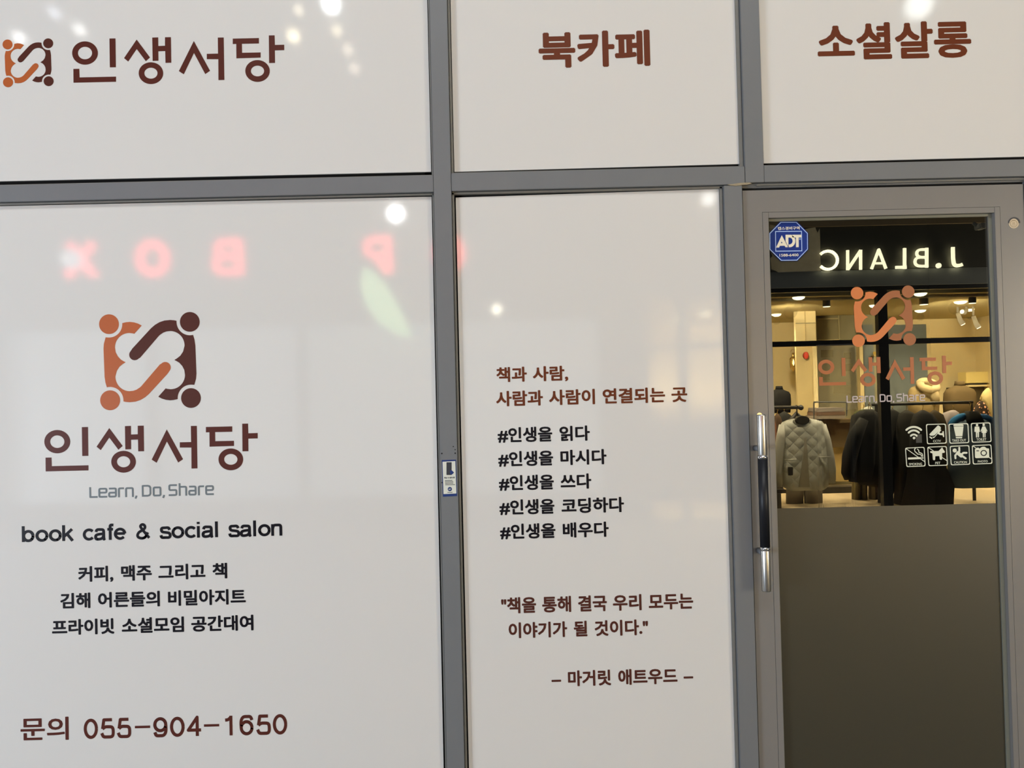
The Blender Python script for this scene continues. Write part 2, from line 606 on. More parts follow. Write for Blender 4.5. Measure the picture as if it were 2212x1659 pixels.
# pull handle
HY = -0.062
ht, hb = at(1642.5, 895.5, HY), at(1657.6, 1277, HY)
hx = (ht.x+hb.x)/2
hz = lambda py: at(1650, py, HY).z
handle = bpy.data.objects.new('door_handle', None)
COL.objects.link(handle)
handle.parent = door
handle.location = Vector((hx, HY, hb.z))-wpos(door)
zt, z1, z2, z3, z4, zb = ht.z, hz(984), hz(991), hz(1181.5), hz(1188), hb.z
HR = 0.0142
for q in ((z1, zt), (zb, z4)):
    lo, hi = q
    obj('steel_end', lathe((hx, HY, 0), [(HR-0.0025, lo), (HR-0.0006, lo+0.0008), (HR, lo+0.003), (HR, hi-0.003), (HR-0.0006, hi-0.0008), (HR-0.0025, hi)], 32), M['steel'], handle, True)
for q in ((z2, z1), (z4, z3)):
    lo, hi = q
    obj('collar', lathe((hx, HY, 0), [(HR, lo), (HR+0.0016, lo+0.0008), (HR+0.0016, hi-0.0008), (HR, hi)], 32), M['chrome'], handle, True)
obj('grip', lathe((hx, HY, 0), [(HR+0.001, z3), (HR+0.001, z2)], 32), M['grip'], handle, True)
for py in (970, 1196):
    z = hz(py)
    obj('standoff', tube([(hx-0.004, HY, z), (hx-0.004, DF, z)], 0.009, 20), M['frame'], handle, True)
zc = at(1640, 897, DF)
obj('handle_rose', tube([(zc.x, DF-0.003, zc.z), (zc.x, DF, zc.z)], 0.0085, 24), M['chrome'], handle)
# pivot beyond the leaf
jx = DX1+0.006
st = struct('trim_12', (jx, 0, 0))
obj('bar', box(jx+0.002, jx+0.06, FF, 0.045, 0.0, dz_top+0.02), M['frame'], st)
obj('gasket', box(DX1-0.001, jx+0.004, 0.03, 0.05, 0.0, dz_top+0.02), M['gasket'], st)
obj('wall_right', box(jx+0.06, RIGHTX+1.2, -0.02, 0.2, 0.0, dz_top+0.02), M['frame'], kind='structure')
obj('threshold', box(lx1, jx, -0.03, 0.05, 0.0, 0.018), M['frame'], bpy.data.objects['trim_12'])

# ------------------------------------------------------------------ emblem of four linked figures (traced once, reused)
def emblem_shapes():
    heads = [(354, 385, 136, 'orange'), (370, 1433, 137, 'orange'), (1468, 353, 136, 'brown'), (1484, 1402, 136, 'brown')]
    gap = 184
    body = []
    body += [(538, 370), (590, 358), (640, 353), (700, 360), (755, 377), (804, 403)]
    body += [(703, 517), (680, 511)]
    body += arc(634, 703, 198, 197, 270, 180, 10)+[(446, 772), (474, 826), (516, 872), (560, 898), (578, 906), (580, 912)]
    body += [(548, 930), (500, 968), (462, 1026), (443, 1100)]
    body += arc(641, 1108, 199, 200, 178, 92, 12)
    body += [(690, 1302), (735, 1286), (778, 1258), (800, 1238)]
    body += [(1055, 940)]+[(1130+75*math.cos(math.radians(t)), 980+75*math.sin(math.radians(t))) for t in range(-138, 43, 15)]
    body += [(1160, 1068), (905, 1345), (850, 1392), (790, 1428), (720, 1452), (640, 1460), (590, 1456), (555, 1449)]
    body += arc(370, 1433, gap, gap, 4, -104, 14)
    body += [(306, 1190), (294, 1110), (279, 720), (284, 655), (308, 566)]
    body += arc(354, 385, gap, gap, 104, -4, 14)[1:-1]
    other = [(2*919-x, 2*893.3-y) for x, y in body]
    return heads, body, other


def emblem(name, label, tl, br, Y, mats, parent=None):
    """tl, br: pixel centres of the upper-left and lower-right discs"""
    conv = lambda x, y: at(180+x/6.38, 640+y/6.38, 0.0)
    a0, b0 = conv(354, 385), conv(1484, 1402)
    a1, b1 = at(*tl, Y), at(*br, Y)
    sx, sz = (b1.x-a1.x)/(b0.x-a0.x), (b1.z-a1.z)/(b0.z-a0.z)

    def fn(x, y):
        p = conv(x, y)
        return Vector((a1.x+(p.x-a0.x)*sx, Y, a1.z+(p.z-a0.z)*sz))
    heads, o_, b_ = emblem_shapes()
    root = thing(name, label, 'logo', fn(919, 1500))
    for x, y, r, c in heads:
        flat('disc', mapped([ell(x, y, r, None, 40)], fn), mats[0 if c == 'orange' else 1], root)
    o1 = flat('linked_arms', mapped([o_], fn), mats[0], root)
    o2 = flat('linked_arms', mapped([b_], fn), mats[1], root)
    o1['label'], o2['label'] = 'orange linked arms', 'brown linked arms'
    return root


LY = FY-0.0001
emblem('emblem', 'large orange and brown emblem of four linked figures on the tall left window', (235.5, 700.3), (412.6, 859.8), LY, (M['orange'], M['brown']))
emblem('emblem', 'small orange and brown four-figure emblem before the name in the top left window', (16.4, 96.1), (105.2, 175.5), LY, (M['orange'], M['brown']))
DY = GY-0.0004
emblem('emblem', 'copper four-figure emblem stuck on the dark door glass', (1851.2, 633.2), (1964.9, 733.0), DY, (M['door_orange'], M['door_brown']))

# ------------------------------------------------------------------ hand-drawn shop name
NAME = [
    [ann(309, 236, 103, 93, 57, 50), [(505, 120), (553, 119), (556, 349), (508, 350)], [(216, 363), (263, 362), (265, 431), (557, 424), (557, 465), (217, 473)]],
    [[(723, 128), (829, 270), (796, 300), (723, 203), (655, 303), (622, 276)],
     [(848, 112), (895, 110), (896, 179), (950, 177), (950, 109), (997, 108), (1000, 312), (954, 313), (952, 219), (896, 221), (897, 296), (851, 298)],
     ann(837, 396, 98, 87, 53, 44)],
    [[(1181, 139), (1310, 376), (1272, 402), (1182, 234), (1100, 404), (1061, 379)],
     [(1373, 111), (1420, 110), (1425, 449), (1378, 450), (1377, 283), (1285, 283), (1285, 241), (1375, 239)]],
    [[(1493, 119), (1702, 114), (1702, 157), (1566, 160), (1567, 232), (1716, 229), (1716, 270), (1522, 276), (1521, 161), (1493, 162)],
     [(1782, 93), (1828, 92), (1830, 169), (1905, 167), (1905, 210), (1830, 212), (1831, 312), (1784, 313)],
     ann(1691, 377, 98, 87, 53, 43)],
]


def shop_name(label, left, right, top, bottom, Y, mat):
    """left/right: px of the ring's left edge and of the last stroke's right end; top/bottom: px of the last stem's top, the second ring's bottom"""
    conv = crop(40, 890, 3.6867, 0.0)
    xl0, xr0 = conv(206, 236).x, conv(1905, 190).x
    zt0, zb0 = conv(1805, 92).z, conv(837, 483).z
    xl, xr, zt, zb = at(*left, Y).x, at(*right, Y).x, at(*top, Y).z, at(*bottom, Y).z

    def fn(x, y):
        p = conv(x, y)
        return Vector((xl+(p.x-xl0)*(xr-xl)/(xr0-xl0), Y, zb+(p.z-zb0)*(zt-zb)/(zt0-zb0)))
    root = thing('shop_name_lettering', label, 'lettering', fn(1000, 500))
    for syl in NAME:
        flat('letter', mapped(syl, fn), mat, root)
    return root


shop_name('large brown Korean shop name under the big emblem on the left window', (95.9, 954), (556.7, 941.5), (529.6, 915), (267, 1021), LY, M['maroon'])
shop_name('brown Korean shop name beside the small emblem in the top left window', (156.0, 116), (614, 102.5), (586.8, 76.4), (325.8, 181.7), LY, M['maroon'])
shop_name('terracotta Korean shop name on the dark door glass under the copper emblem', (1767, 793.5), (2056.2, 784.7), (2037.5, 768.4), (1874, 835), DY, M['door_name'])

# ------------------------------------------------------------------ squared tag line
TAGS = [
    ([(572, 86), (572, 7), (630, 7)], 0), ([(644, 40), (701, 40), (701, 71), (644, 71), (644, 7), (706, 7)], 10),
    ([(722, 71), (776, 71), (776, 7), (722, 7), (722, 38), (776, 38)], 10), ([(800, 0), (800, 71), (840, 71)], 10),
    ([(857, 0), (857, 71), (911, 71), (911, 0)], 10), ([(938, 10), (938, 2), (931, -13)], 0),
    ([(990, 0), (990, 86), (1030, 86), (1044, 82), (1051, 70), (1051, 23), (1044, 11), (1030, 7), (990, 7)], 2), ([(1077, 7), (1077, 71), (1131, 71), (1131, 7), (1077, 7)], 10), ([(1158, 10), (1158, 2), (1151, -13)], 0),
    ([(1262, 86), (1202, 86), (1202, 47), (1258, 47), (1258, 7), (1197, 7)], 10), ([(1284, 0), (1284, 100)], 0), ([(1284, 71), (1336, 71), (1336, 0)], 10),
    ([(1360, 71), (1411, 71), (1411, 7), (1360, 7), (1360, 38), (1411, 38)], 10), ([(1437, 0), (1437, 71), (1478, 71)], 10),
    ([(1495, 40), (1550, 40), (1550, 71), (1495, 71), (1495, 7), (1555, 7)], 10),
]


def tag_line(label, l, r, base, xh, Y, mat):
    """l, r: (px, py) of the baseline's ends; base: px y at l, xh: px height of L"""
    A, B = at(*l, Y), at(*r, Y)
    z = (A.z+B.z)/2
    sc = (B.x-A.x)/(1557-565)
    sz = (at(l[0], l[1]-xh, Y).z-A.z)/93.0
    polys = []
    for pts, rad in TAGS:
        p = soften(pts, rad) if rad else pts
        polys += strokes(p, 14, cap='flat' if rad or len(pts) == 3 else 'flat')
    root = thing('tag_line_lettering', label, 'lettering', Vector(((A.x+B.x)/2, Y, z)))
    flat('text_line', mapped(polys, lambda x, y: Vector((A.x+(x-565)*sc, Y, z+y*sz))), mat, root)
    return root


tag_line('grey squared Learn, Do, Share tag line under the large Korean shop name', (193.3, 1075.6), (462.3, 1069.3), 0, 25.3, LY, M['grey'])
tag_line('pale grey Learn, Do, Share tag line on the dark door glass', (1828.8, 870), (1998.5, 866), 0, 16.8, DY, M['door_grey'])


SANS = {
    'b': (104, [[(12, 0), (12, 130)], arc(50, 48, 36, 39, 0, 360, 24)]), 'o': (102, [arc(50, 48, 38, 39, 0, 360, 24)]),
    'k': (90, [[(12, 0), (12, 130)], [(76, 96), (14, 36)], [(36, 60), (80, 0)]]), 'c': (92, [arc(50, 48, 38, 39, 42, 318, 20)]),
    'a': (100, [soften([(14, 68), (20, 88), (48, 87), (74, 86), (74, 14), (80, 0)], 18), soften([(74, 52), (30, 48), (10, 40), (10, 10), (34, 6), (66, 14), (74, 40)], 18)]),
    'f': (54, [soften([(52, 121), (26, 124), (26, 96), (26, 0)], 18), [(4, 87), (48, 87)]]),
    'e': (102, [[(12, 50), (88, 50)], arc(50, 48, 38, 39, 2, 318, 22)]),
    '&': (126, [soften([(112, 8), (50, 84), (34, 108), (56, 124), (80, 108), (74, 82), (20, 56), (8, 20), (44, 4), (80, 12), (100, 54)], 22)]),
    's': (90, [soften([(76, 70), (68, 90), (42, 88), (12, 88), (14, 54), (46, 50), (80, 44), (80, 6), (44, 8), (14, 6), (9, 28)], 20)]),
    'i': (40, [[(14, 0), (14, 96)], [(14, 112), (14, 130)]]), 'l': (40, [[(14, 0), (14, 130)]]),
    'n': (100, [[(12, 0), (12, 96)], soften([(12, 58), (20, 88), (48, 88), (76, 88), (76, 50), (76, 0)], 22)]),
    '0': (118, [arc(50, 65, 40, 57, 0, 360, 28)]),
    '5': (118, [[(84, 122), (26, 122), (16, 62)], soften([(16, 62), (34, 76), (56, 76), (92, 74), (92, 8), (50, 8), (20, 8), (10, 34)], 26)]),
    '9': (118, [arc(50, 82, 38, 40, 0, 360, 24), soften([(88, 82), (90, 34), (74, 8), (46, 8), (20, 8), (12, 32)], 22)]),
    '6': (118, [arc(50, 48, 38, 40, 0, 360, 24), soften([(12, 48), (10, 96), (26, 122), (54, 122), (80, 122), (88, 98)], 22)]),
    '4': (118, [[(70, 0), (70, 126), (8, 40), (96, 40)]]),
    '1': (118, [[(58, 0), (58, 130)], soften([(58, 122), (40, 104), (18, 102)], 10)]),
    '-': (118, [[(0, 62), (100, 62)]]),
}


def sans_line(name, words, mat, parent, ys, Y, stroke=22):
    """words drawn with plain sans strokes; same placing as text_line, ink from baseline to ascender"""
    zt = sum(at(x, a, Y).z for x, a, b in ys)/len(ys)
    zb = sum(at(x, b, Y).z for x, a, b in ys)/len(ys)
    ym = sum(a+b for x, a, b in ys)/2/len(ys)
    xm = sum(x for x, a, b in ys)/len(ys)
    line = None
    if len(words) > 1:
        line = bpy.data.objects.new(name, None)
        COL.objects.link(line)
        line.parent = parent
        line.location = Vector((at(xm, ym, Y).x, Y, zb))-wpos(parent)
    for s_, l, r in words:
        pl, x = [], 0
        for ch in s_:
            adv, st_ = SANS[ch]
            for q in st_:
                pl += strokes([(x+px_, py_) for px_, py_ in q], stroke, 'flat')
            x += adv
        a = min(p[0] for q in pl for p in q)
        b = max(p[0] for q in pl for p in q)
        xl, xr = at(l, ym-0.0243*(l-xm), Y).x, at(r, ym-0.0243*(r-xm), Y).x
        flat('word' if line else name, mapped(pl, lambda u, v: Vector((xl+(u-a)/(b-a)*(xr-xl), Y, zb+v/130*(zt-zb)))), mat, line or parent)
    return line


def text_thing(name, label, lines, mat, Y=LY, weight=0.030):
    x, _, yb = lines[-1][1][0]
    root = thing(name, label, 'lettering', at(lines[-1][0][0][1], yb, Y))
    for words, ys in lines:
        text_line('text_line', words, mat, root, ys, Y, weight)
    return root


r_ = thing('shop_type_lettering', 'black line book cafe & social salon on the left window', 'lettering', at(328, 1166, LY))
sans_line('text_line', [('book', 47.3, 159.3), ('cafe', 178.9, 272.7), ('&', 294.2, 324.3), ('social', 344.6, 470.7), ('salon', 493, 609.6)], M['black'], r_, ((70, 1135.3, 1170), (560, 1124.8, 1158.4)), LY, 22)
text_thing('service_lettering', 'three centred black Korean lines about coffee, beer and books on the left window',
           [([('커피,', 169.2, 244.7), ('맥주', 261.7, 327.9), ('그리고', 342.2, 443.7), ('책', 459.2, 490.8)], ((220, 1222, 1257.4), (475, 1216.2, 1251))),
            ([('김해', 130.4, 195.1), ('어른들의', 211.9, 345.2), ('비밀아지트', 363.1, 530.8)], ((160, 1280, 1313.6), (515, 1272.6, 1306))),
            ([('프라이빗', 112.5, 246.8), ('소셜모임', 263.2, 397.4), ('공간대여', 413.3, 547.5)], ((230, 1335.4, 1369.4), (530, 1328.4, 1362)))], M['black'])
text_thing('phone_lettering', 'brown Korean word and phone number low on the left window',
           [([('문의', 44.5, 148.3)], ((95, 1549.3, 1599.2),))], M['maroon'], weight=0.016)
ph = bpy.data.objects['phone_lettering']
for s_, x0, x1, y0, y1 in (('055', 181.1, 283.2, 1552.2, 1594.4), ('904', 331.2, 434.1, 1549, 1590.8), ('1650', 486.4, 620.3, 1544.6, 1587)):
    sans_line('text_line', [(s_, x0, x1)], M['maroon'], ph, (((x0+x1)/2, y0, y1),), LY, 21)
for x0, x1, y in ((291.5, 324.3, 1570.6), (440.7, 473.5, 1567.2)):
    flat('text_line', mapped([[(x0, y-2.6), (x1, y-3.4), (x1, y+1.8), (x0, y+2.6)]], lambda x, y: at(x, y, LY)), M['maroon'], ph)
text_thing('slogan_lettering', 'two rust brown Korean slogan lines at the top of the narrow middle window',
           [([('책과', 1072.4, 1138), ('사람,', 1150.9, 1227.1)], ((1105, 792.6, 826.4), (1190, 790.6, 824.4))),
            ([('사람과', 1071.6, 1172.7), ('사람이', 1185.9, 1285), ('연결되는', 1301.8, 1436.6), ('곳', 1450.3, 1484.5)], ((1120, 843.6, 877), (1467, 835.7, 868.8)))], M['rust'])
HL = [('읽다', 1075, 1192.9, 1208.5, 1274, 922.8, 955.8), ('마시다', 1076.3, 1194.7, 1210.6, 1310, 974.6, 1007.6), ('쓰다', 1077.8, 1196.3, 1211, 1277.2, 1026.5, 1059.5), ('코딩하다', 1078.9, 1197.6, 1212.9, 1347.7, 1079, 1112), ('배우다', 1080.2, 1199.9, 1215.7, 1314.8, 1131.5, 1164.5)]
text_thing('hashtag_lettering', 'five black Korean hashtag lines in the middle of the narrow window',
           [([('#인생을', a_, b_), (s_, c_, d_)], ((1110, t_, o_),)) for s_, a_, b_, c_, d_, t_, o_ in HL], M['black'])
text_thing('quotation_lettering', 'two dark brown lines in quotation marks low on the narrow middle window',
           [([('"책을', 1082.8, 1158), ('통해', 1171.2, 1233.5), ('결국', 1248.8, 1310.8), ('우리', 1324, 1385.6), ('모두는', 1401.3, 1497.2)], ((1110, 1289.6, 1324.6), (1385, 1283.8, 1318.4))),
            ([('이야기가', 1098.8, 1225), ('될', 1239.4, 1268.5), ('것이다."', 1284.5, 1399.7)], ((1120, 1344, 1377.8), (1380, 1338.4, 1372.6)))], M['brown'])
text_thing('attribution_lettering', 'dark brown Korean author name between two dashes, lowest on the middle window',
           [([('–', 1191.2, 1212), ('마거릿', 1226.9, 1319.7), ('애트우드', 1335.5, 1463.2), ('–', 1476.5, 1497.2)], ((1270, 1447.4, 1481.4), (1400, 1444.4, 1478.4)))], M['brown'])
text_thing('window_lettering', 'large brown Korean words for book cafe on the top middle window',
           [([('북카페', 1163.4, 1403.9)], ((1195, 69.0, 147.2), (1385, 64.2, 142.4)))], M['rust'], weight=0.033)
text_thing('window_lettering', 'large brown Korean words for social salon on the top right window',
           [([('소셜살롱', 1765.7, 2097.5)], ((1890, 48.8, 128.8), (2060, 44.6, 124.8)))], M['rust'], weight=0.030)

# ------------------------------------------------------------------ stickers
# octagonal security sticker, traced on its plane
K = crop(1650, 470, 12.764, DY)
ad = thing('security_sticker', 'blue octagonal ADT security sticker in the upper corner of the door glass', 'sticker', K(690, 1190))
octo = [(452, 108), (915, 108), (1222, 430), (1226, 880), (925, 1196), (466, 1200), (146, 885), (144, 425)]
flat('backing', mapped([octo], K), M['blue'], ad)
K2 = crop(1650, 470, 12.764, DY-0.0007)
o1 = [(465, 125), (900, 125), (1208, 432), (1212, 872), (915, 1182), (478, 1188), (158, 880), (156, 434)]
o2 = [(474, 140), (892, 140), (1192, 440), (1196, 864), (908, 1164), (488, 1170), (178, 872), (176, 444)]
flat('border', mapped([('ring', o1, o2)], K2), M['paleblue'], ad, 0.0003)
flat('frame_line', mapped([('ring', [(312, 376), (1046, 368), (1058, 928), (318, 938)], [(332, 396), (1028, 388), (1038, 908), (338, 916)])], K2), M['paleblue'], ad, 0.0003)
K3 = crop(1650, 470, 12.764, DY-0.0009)
flat('letter', mapped([[(494, 486), (662, 806), (662, 818), (596, 818), (572, 776), (442, 780), (420, 826), (336, 828)]], K3), M['ivory'], ad, 0.0003)
flat('letter_counter', mapped([[(492, 660), (514, 704), (470, 706)]], crop(1650, 470, 12.764, DY-0.0013)), M['blue'], ad, 0.0001)
dd = [(598, 474), (770, 474)]+arc(716, 646, 152, 172, -70, 90, 16)+[(682, 818), (690, 740)]+arc(700, 645, 92, 96, 90, -80, 14)+[(676, 552), (678, 745), (668, 790), (598, 650)]
flat('letter', mapped([dd], K3), M['ivory'], ad, 0.0003)
flat('letter', mapped([[(782, 474), (1036, 472), (1036, 548), (960, 550), (962, 816), (886, 818), (882, 552), (784, 546)]], K3), M['ivory'], ad, 0.0003)
flat('registered_mark', mapped([ann(998, 590, 22, 24, 12, 14, 16)], K3), M['paleblue'], ad, 0.0003)
text_line('text_line', [('캡스경비구역', 1650+385/12.764, 1650+985/12.764)], M['ivory'], ad, ((1703, 470+250/12.764, 470+340/12.764),), DY-0.0007, 0.02, 0.0003)
text_line('text_line', [('1588-6400', 1650+430/12.764, 1650+955/12.764)], M['ivory'], ad, ((1703, 470+998/12.764, 470+1072/12.764),), DY-0.0007, 0.015, 0.0003)

# instruction sticker on the mullion
SY = FF-0.0002
K = crop(900, 940, 10.367, SY)
ns = thing('instruction_sticker', 'narrow blue and white card-reader sticker on the grey mullion between the windows', 'sticker', K(740, 1370))
flat('backing', mapped([[(563, 558), (880, 548), (908, 1362), (588, 1378)]], K), M['navy'], ns)
K2 = crop(900, 940, 10.367, SY-0.0007)
flat('paper_face', mapped([[(580, 596), (866, 580), (890, 1306), (602, 1320)]], K2), M['paper'], ns, 0.0002)
K3 = crop(900, 940, 10.367, SY-0.001)
flat('picture', mapped([rrect(668, 606, 784, 892, 8)], K3), M['ink'], ns, 0.0002)
flat('arrow', mapped([[(742, 800), (784, 784), (838, 836), (790, 884), (756, 872)]], crop(900, 940, 10.367, SY-0.0013)), M['navy'], ns, 0.0002)
flat('round_logo', mapped([ell(744, 1208, 47)], K3), M['navy'], ns, 0.0002)
text_line('text_line', [('ADT', 900+716/10.367, 900+772/10.367)], M['paper'], ns, ((971, 940+1196/10.367, 940+1226/10.367),), SY-0.0013, 0.02, 0.0002)
text_line('text_line', [('퇴실', 900+618/10.367, 900+676/10.367), ('전', 900+694/10.367, 900+718/10.367), ('필독사항', 900+736/10.367, 900+856/10.367)], M['ink'], ns, ((971, 940+932/10.367, 940+972/10.367),), SY-0.001, 0.03, 0.0002)
for i, (x0, x1) in enumerate(((634, 802), (632, 820), (636, 822), (640, 858))):
    y = 1014+i*32
    flat('text_line', mapped([[(x0, y-5), (x1, y-9), (x1, y+4), (x0, y+8)]], K3), M['ink'], ns, 0.0002)
flat('text_line', mapped([[(690, 1279), (804, 1275), (804, 1287), (690, 1291)]], K3), M['ink'], ns, 0.0002)

# round seal on the door's right stile
K = crop(2012, 320, 8.295, DF-0.0006)
rs = thing('round_sticker', 'small round cream sticker with a dark upper rim on the right door stile', 'sticker', K(1480, 1440))
flat('backing', mapped([ell(1474, 1348, 92)], K), principled('cream_sticker', lin((196, 180, 152)), 0.5, noise=0.25, nscale=900), rs, 0.0003)
flat('dark_rim', mapped([[(1382, 1344)]+arc(1484, 1340, 108, 104, 180, 360, 20)+[(1560, 1346)]+arc(1478, 1352, 84, 90, 0, -180, 20)], crop(2012, 320, 8.295, DF-0.0009)), M['ink'], rs, 0.0003)

flat('print', mapped([ann(1474, 1352, 66, 64, 58, 56, 24), [(1448, 1336), (1500, 1334), (1500, 1346), (1448, 1348)], [(1440, 1300), (1506, 1298), (1506, 1306), (1440, 1308)], [(1442, 1372), (1506, 1370), (1506, 1378), (1442, 1380)]], crop(2012, 320, 8.295, DF-0.0009)), principled('faded_print', lin((140, 124, 98)), 0.6), rs, 0.0002)

# ------------------------------------------------------------------ white pictograms on the door glass
K = crop(1940, 890, 10.0545, DY)


def pict(name, label, frame, parts, caption=None):
    pts = [p for q in parts for p in (q[1] if isinstance(q, tuple) else q)] if not frame else frame
    root = thing(name, label, 'pictogram', K(sum(p[0] for p in pts)/len(pts), max(p[1] for p in pts)))
    if frame:
        a_, b_, c_, d_ = frame
        out = soften([a_, b_, c_, d_], 40, True)
        cx, cy = sum(p[0] for p in frame)/4, sum(p[1] for p in frame)/4
        inn = [(cx+(x-cx)*0.915, cy+(y-cy)*0.915) for x, y in out]
        flat('border', mapped([('ring', out, inn)], K), M['white'], root, 0.0003)
    flat('symbol', mapped(parts, K), M['white'], root, 0.0003)
    if caption:
        s_, x0, x1, yt, yb = caption
        text_line('caption', [(s_, 1940+x0/10.0545, 1940+x1/10.0545)], M['white'], root, ((1940+(x0+x1)/2/10.0545, 890+yt/10.0545, 890+yb/10.0545),), DY, 0.006, 0.0003)
    return root


wifi = []
for r_, y_, w_, sp in ((230, 330, 42, 44), (150, 406, 40, 47), (82, 494, 38, 50)):
    wifi += strokes(arc(340, y_+r_-6, r_, r_, -90-sp, -90+sp, 14), w_)
pict('wifi_pictogram', 'white wireless-signal symbol without a frame, first in the upper row on the door', None, wifi+[ell(346, 564, 28)])
pict('camera_pictogram', 'white framed CCTV surveillance camera pictogram on the door glass', [(604, 262), (1036, 252), (1058, 684), (628, 700)],
     [soften([(868, 284), (930, 330), (926, 370), (784, 512), (706, 516), (674, 494), (690, 472)], 22, True), [(706, 534), (748, 568), (732, 588), (676, 546), (682, 530)],
      [(742, 540), (790, 536), (912, 376), (938, 394), (898, 440), (900, 452), (922, 462), (964, 458), (960, 430), (972, 418), (990, 418), (1002, 530), (994, 546), (976, 540), (966, 504), (910, 500), (876, 484), (864, 466), (800, 544), (772, 570)]],
     ('CCTV', 760, 926, 606, 656))
pict('cup_pictogram', 'white framed TAKE OUT paper cup pictogram on the door glass', [(1092, 256), (1524, 242), (1546, 672), (1116, 688)],
     [[(1216, 272), (1404, 268), (1422, 288), (1418, 302), (1206, 306), (1198, 290)], [(1206, 316), (1420, 310), (1396, 524), (1252, 528)], [(1250, 544), (1394, 540), (1386, 570), (1258, 572)]],
     ('TAKE OUT', 1174, 1476, 588, 644))
pict('toilet_pictogram', 'white framed TOILET pictogram of a man and a woman on the door glass', [(1578, 240), (2004, 226), (2030, 652), (1600, 666)],
     [ell(1714, 284, 26), ell(1858, 278, 26), soften([(1664, 316), (1760, 314), (1776, 428), (1764, 434), (1756, 424), (1756, 552), (1732, 552), (1728, 446), (1718, 446), (1718, 554), (1692, 554), (1688, 424), (1680, 434), (1656, 430)], 8, True),
      soften([(1832, 312), (1888, 310), (1940, 414), (1930, 424), (1906, 386), (1924, 450), (1898, 452), (1898, 550), (1878, 552), (1876, 456), (1864, 456), (1862, 552), (1842, 552), (1838, 454), (1812, 452), (1830, 384), (1804, 430), (1790, 420)], 6, True)],
     ('TOILET', 1702, 1914, 570, 622))
smoke = strokes(soften([(376, 790), (352, 816), (370, 866), (402, 884), (420, 914), (490, 920), (514, 960)], 16), 18)+strokes(soften([(420, 806), (452, 838), (446, 874), (520, 900), (536, 958)], 16), 18)
pict('smoking_pictogram', 'white framed crossed-out SMOKING cigarette pictogram on the door glass', [(150, 776), (574, 756), (598, 1180), (180, 1196)],
     smoke+[[(214, 990), (490, 978), (490, 1022), (216, 1032)], [(500, 978), (514, 977), (514, 1020), (500, 1020)], [(524, 976), (534, 976), (534, 1018), (524, 1018)], [(542, 976), (550, 976), (550, 1016), (542, 1016)]]+strokes([(172, 794), (578, 1080)], 15, 'flat'),
     ('SMOKING', 236, 520, 1104, 1156))
pict('dog_pictogram', 'white framed crossed-out PET dog pictogram on the door glass', [(634, 754), (1056, 738), (1082, 1162), (658, 1176)],
     [soften([(700, 850), (880, 846), (958, 766), (972, 800), (1018, 862), (1006, 886), (956, 888), (954, 1030), (930, 1042), (906, 1028), (896, 956), (806, 960), (804, 1040), (778, 1048), (756, 1036), (746, 896), (706, 888), (694, 866)], 10, True)]
     + strokes([(654, 772), (770, 846)], 15, 'flat')+strokes([(950, 984), (1064, 1058)], 15, 'flat'), ('PET', 806, 918, 1082, 1134))
pict('slip_pictogram', 'white framed CAUTION slipping figure pictogram on the door glass', [(1120, 738), (1546, 718), (1568, 1142), (1144, 1158)],
     [ell(1230, 836, 44)]+strokes([(1328, 776), (1330, 850), (1290, 880), (1240, 946), (1246, 1004)], 40)+strokes([(1300, 890), (1370, 950)], 78)+strokes([(1376, 920), (1420, 886), (1486, 886)], 42)+strokes([(1386, 950), (1466, 1006)], 42),
     ('CAUTION', 1214, 1494, 1066, 1118))
lens = ann(1860, 890, 70, 66, 48, 45, 28)
ph_ = pict('photo_pictogram', 'white framed crossed-out PHOTO camera pictogram on the door glass', [(1600, 722), (2024, 702), (2050, 1124), (1624, 1140)],
           [soften([(1668, 802), (1702, 796), (1706, 776), (1750, 772), (1766, 800), (1792, 776), (1830, 754), (1880, 754), (1924, 790), (1974, 792), (1980, 980), (1960, 996), (1690, 1002), (1670, 986)], 14, True)]
           + strokes([(1622, 734), (1710, 798)], 15, 'flat')+strokes([(1974, 984), (2036, 1024)], 15, 'flat'), ('PHOTO', 1730, 1944, 1048, 1096))
KD = crop(1940, 890, 10.0545, DY-0.0004)
flat('lens_ring', mapped([lens, rrect(1700, 834, 1758, 852, 5)], KD), M['dot'], ph_, 0.0001)

# ------------------------------------------------------------------ inside of the dark cafe
dark = principled('cafe_unlit_tone', (0.05, 0.048, 0.045), 0.8)  # darkness of the unlit room put into one near-black colour
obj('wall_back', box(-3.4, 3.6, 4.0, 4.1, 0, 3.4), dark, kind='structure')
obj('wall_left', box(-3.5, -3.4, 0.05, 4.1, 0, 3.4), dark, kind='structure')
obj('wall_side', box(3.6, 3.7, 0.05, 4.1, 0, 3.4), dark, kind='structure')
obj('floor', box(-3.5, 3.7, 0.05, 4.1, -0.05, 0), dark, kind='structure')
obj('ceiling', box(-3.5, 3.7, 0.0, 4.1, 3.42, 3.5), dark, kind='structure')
IY = GY+0.002
K = crop(1650, 470, 12.764, IY)
sh = thing('backing_paper', 'brownish torn paper stuck inside the door glass behind the blue sticker', 'paper', K(900, 1500))
flat('sheet', mapped([[(170, 190), (420, 250), (980, 300), (1140, 320), (1280, 290), (1420, 268), (1440, 330), (1480, 420), (1540, 300), (1556, 700), (1560, 1100), (1580, 1460), (1520, 1478), (900, 1490), (400, 1510), (330, 1470), (210, 1430), (180, 1120), (240, 1060), (160, 900), (150, 500)]], K), principled('brown_backing_paper', (0.42, 0.36, 0.25), 0.8, noise=0.15, nscale=60), sh, 0.0004, out=1)
K = crop(1940, 890, 10.0545, IY)
th = thing('sensor_tab', 'small dark grey square tab on the door glass beside the wireless symbol', 'tab', K(450, 670))
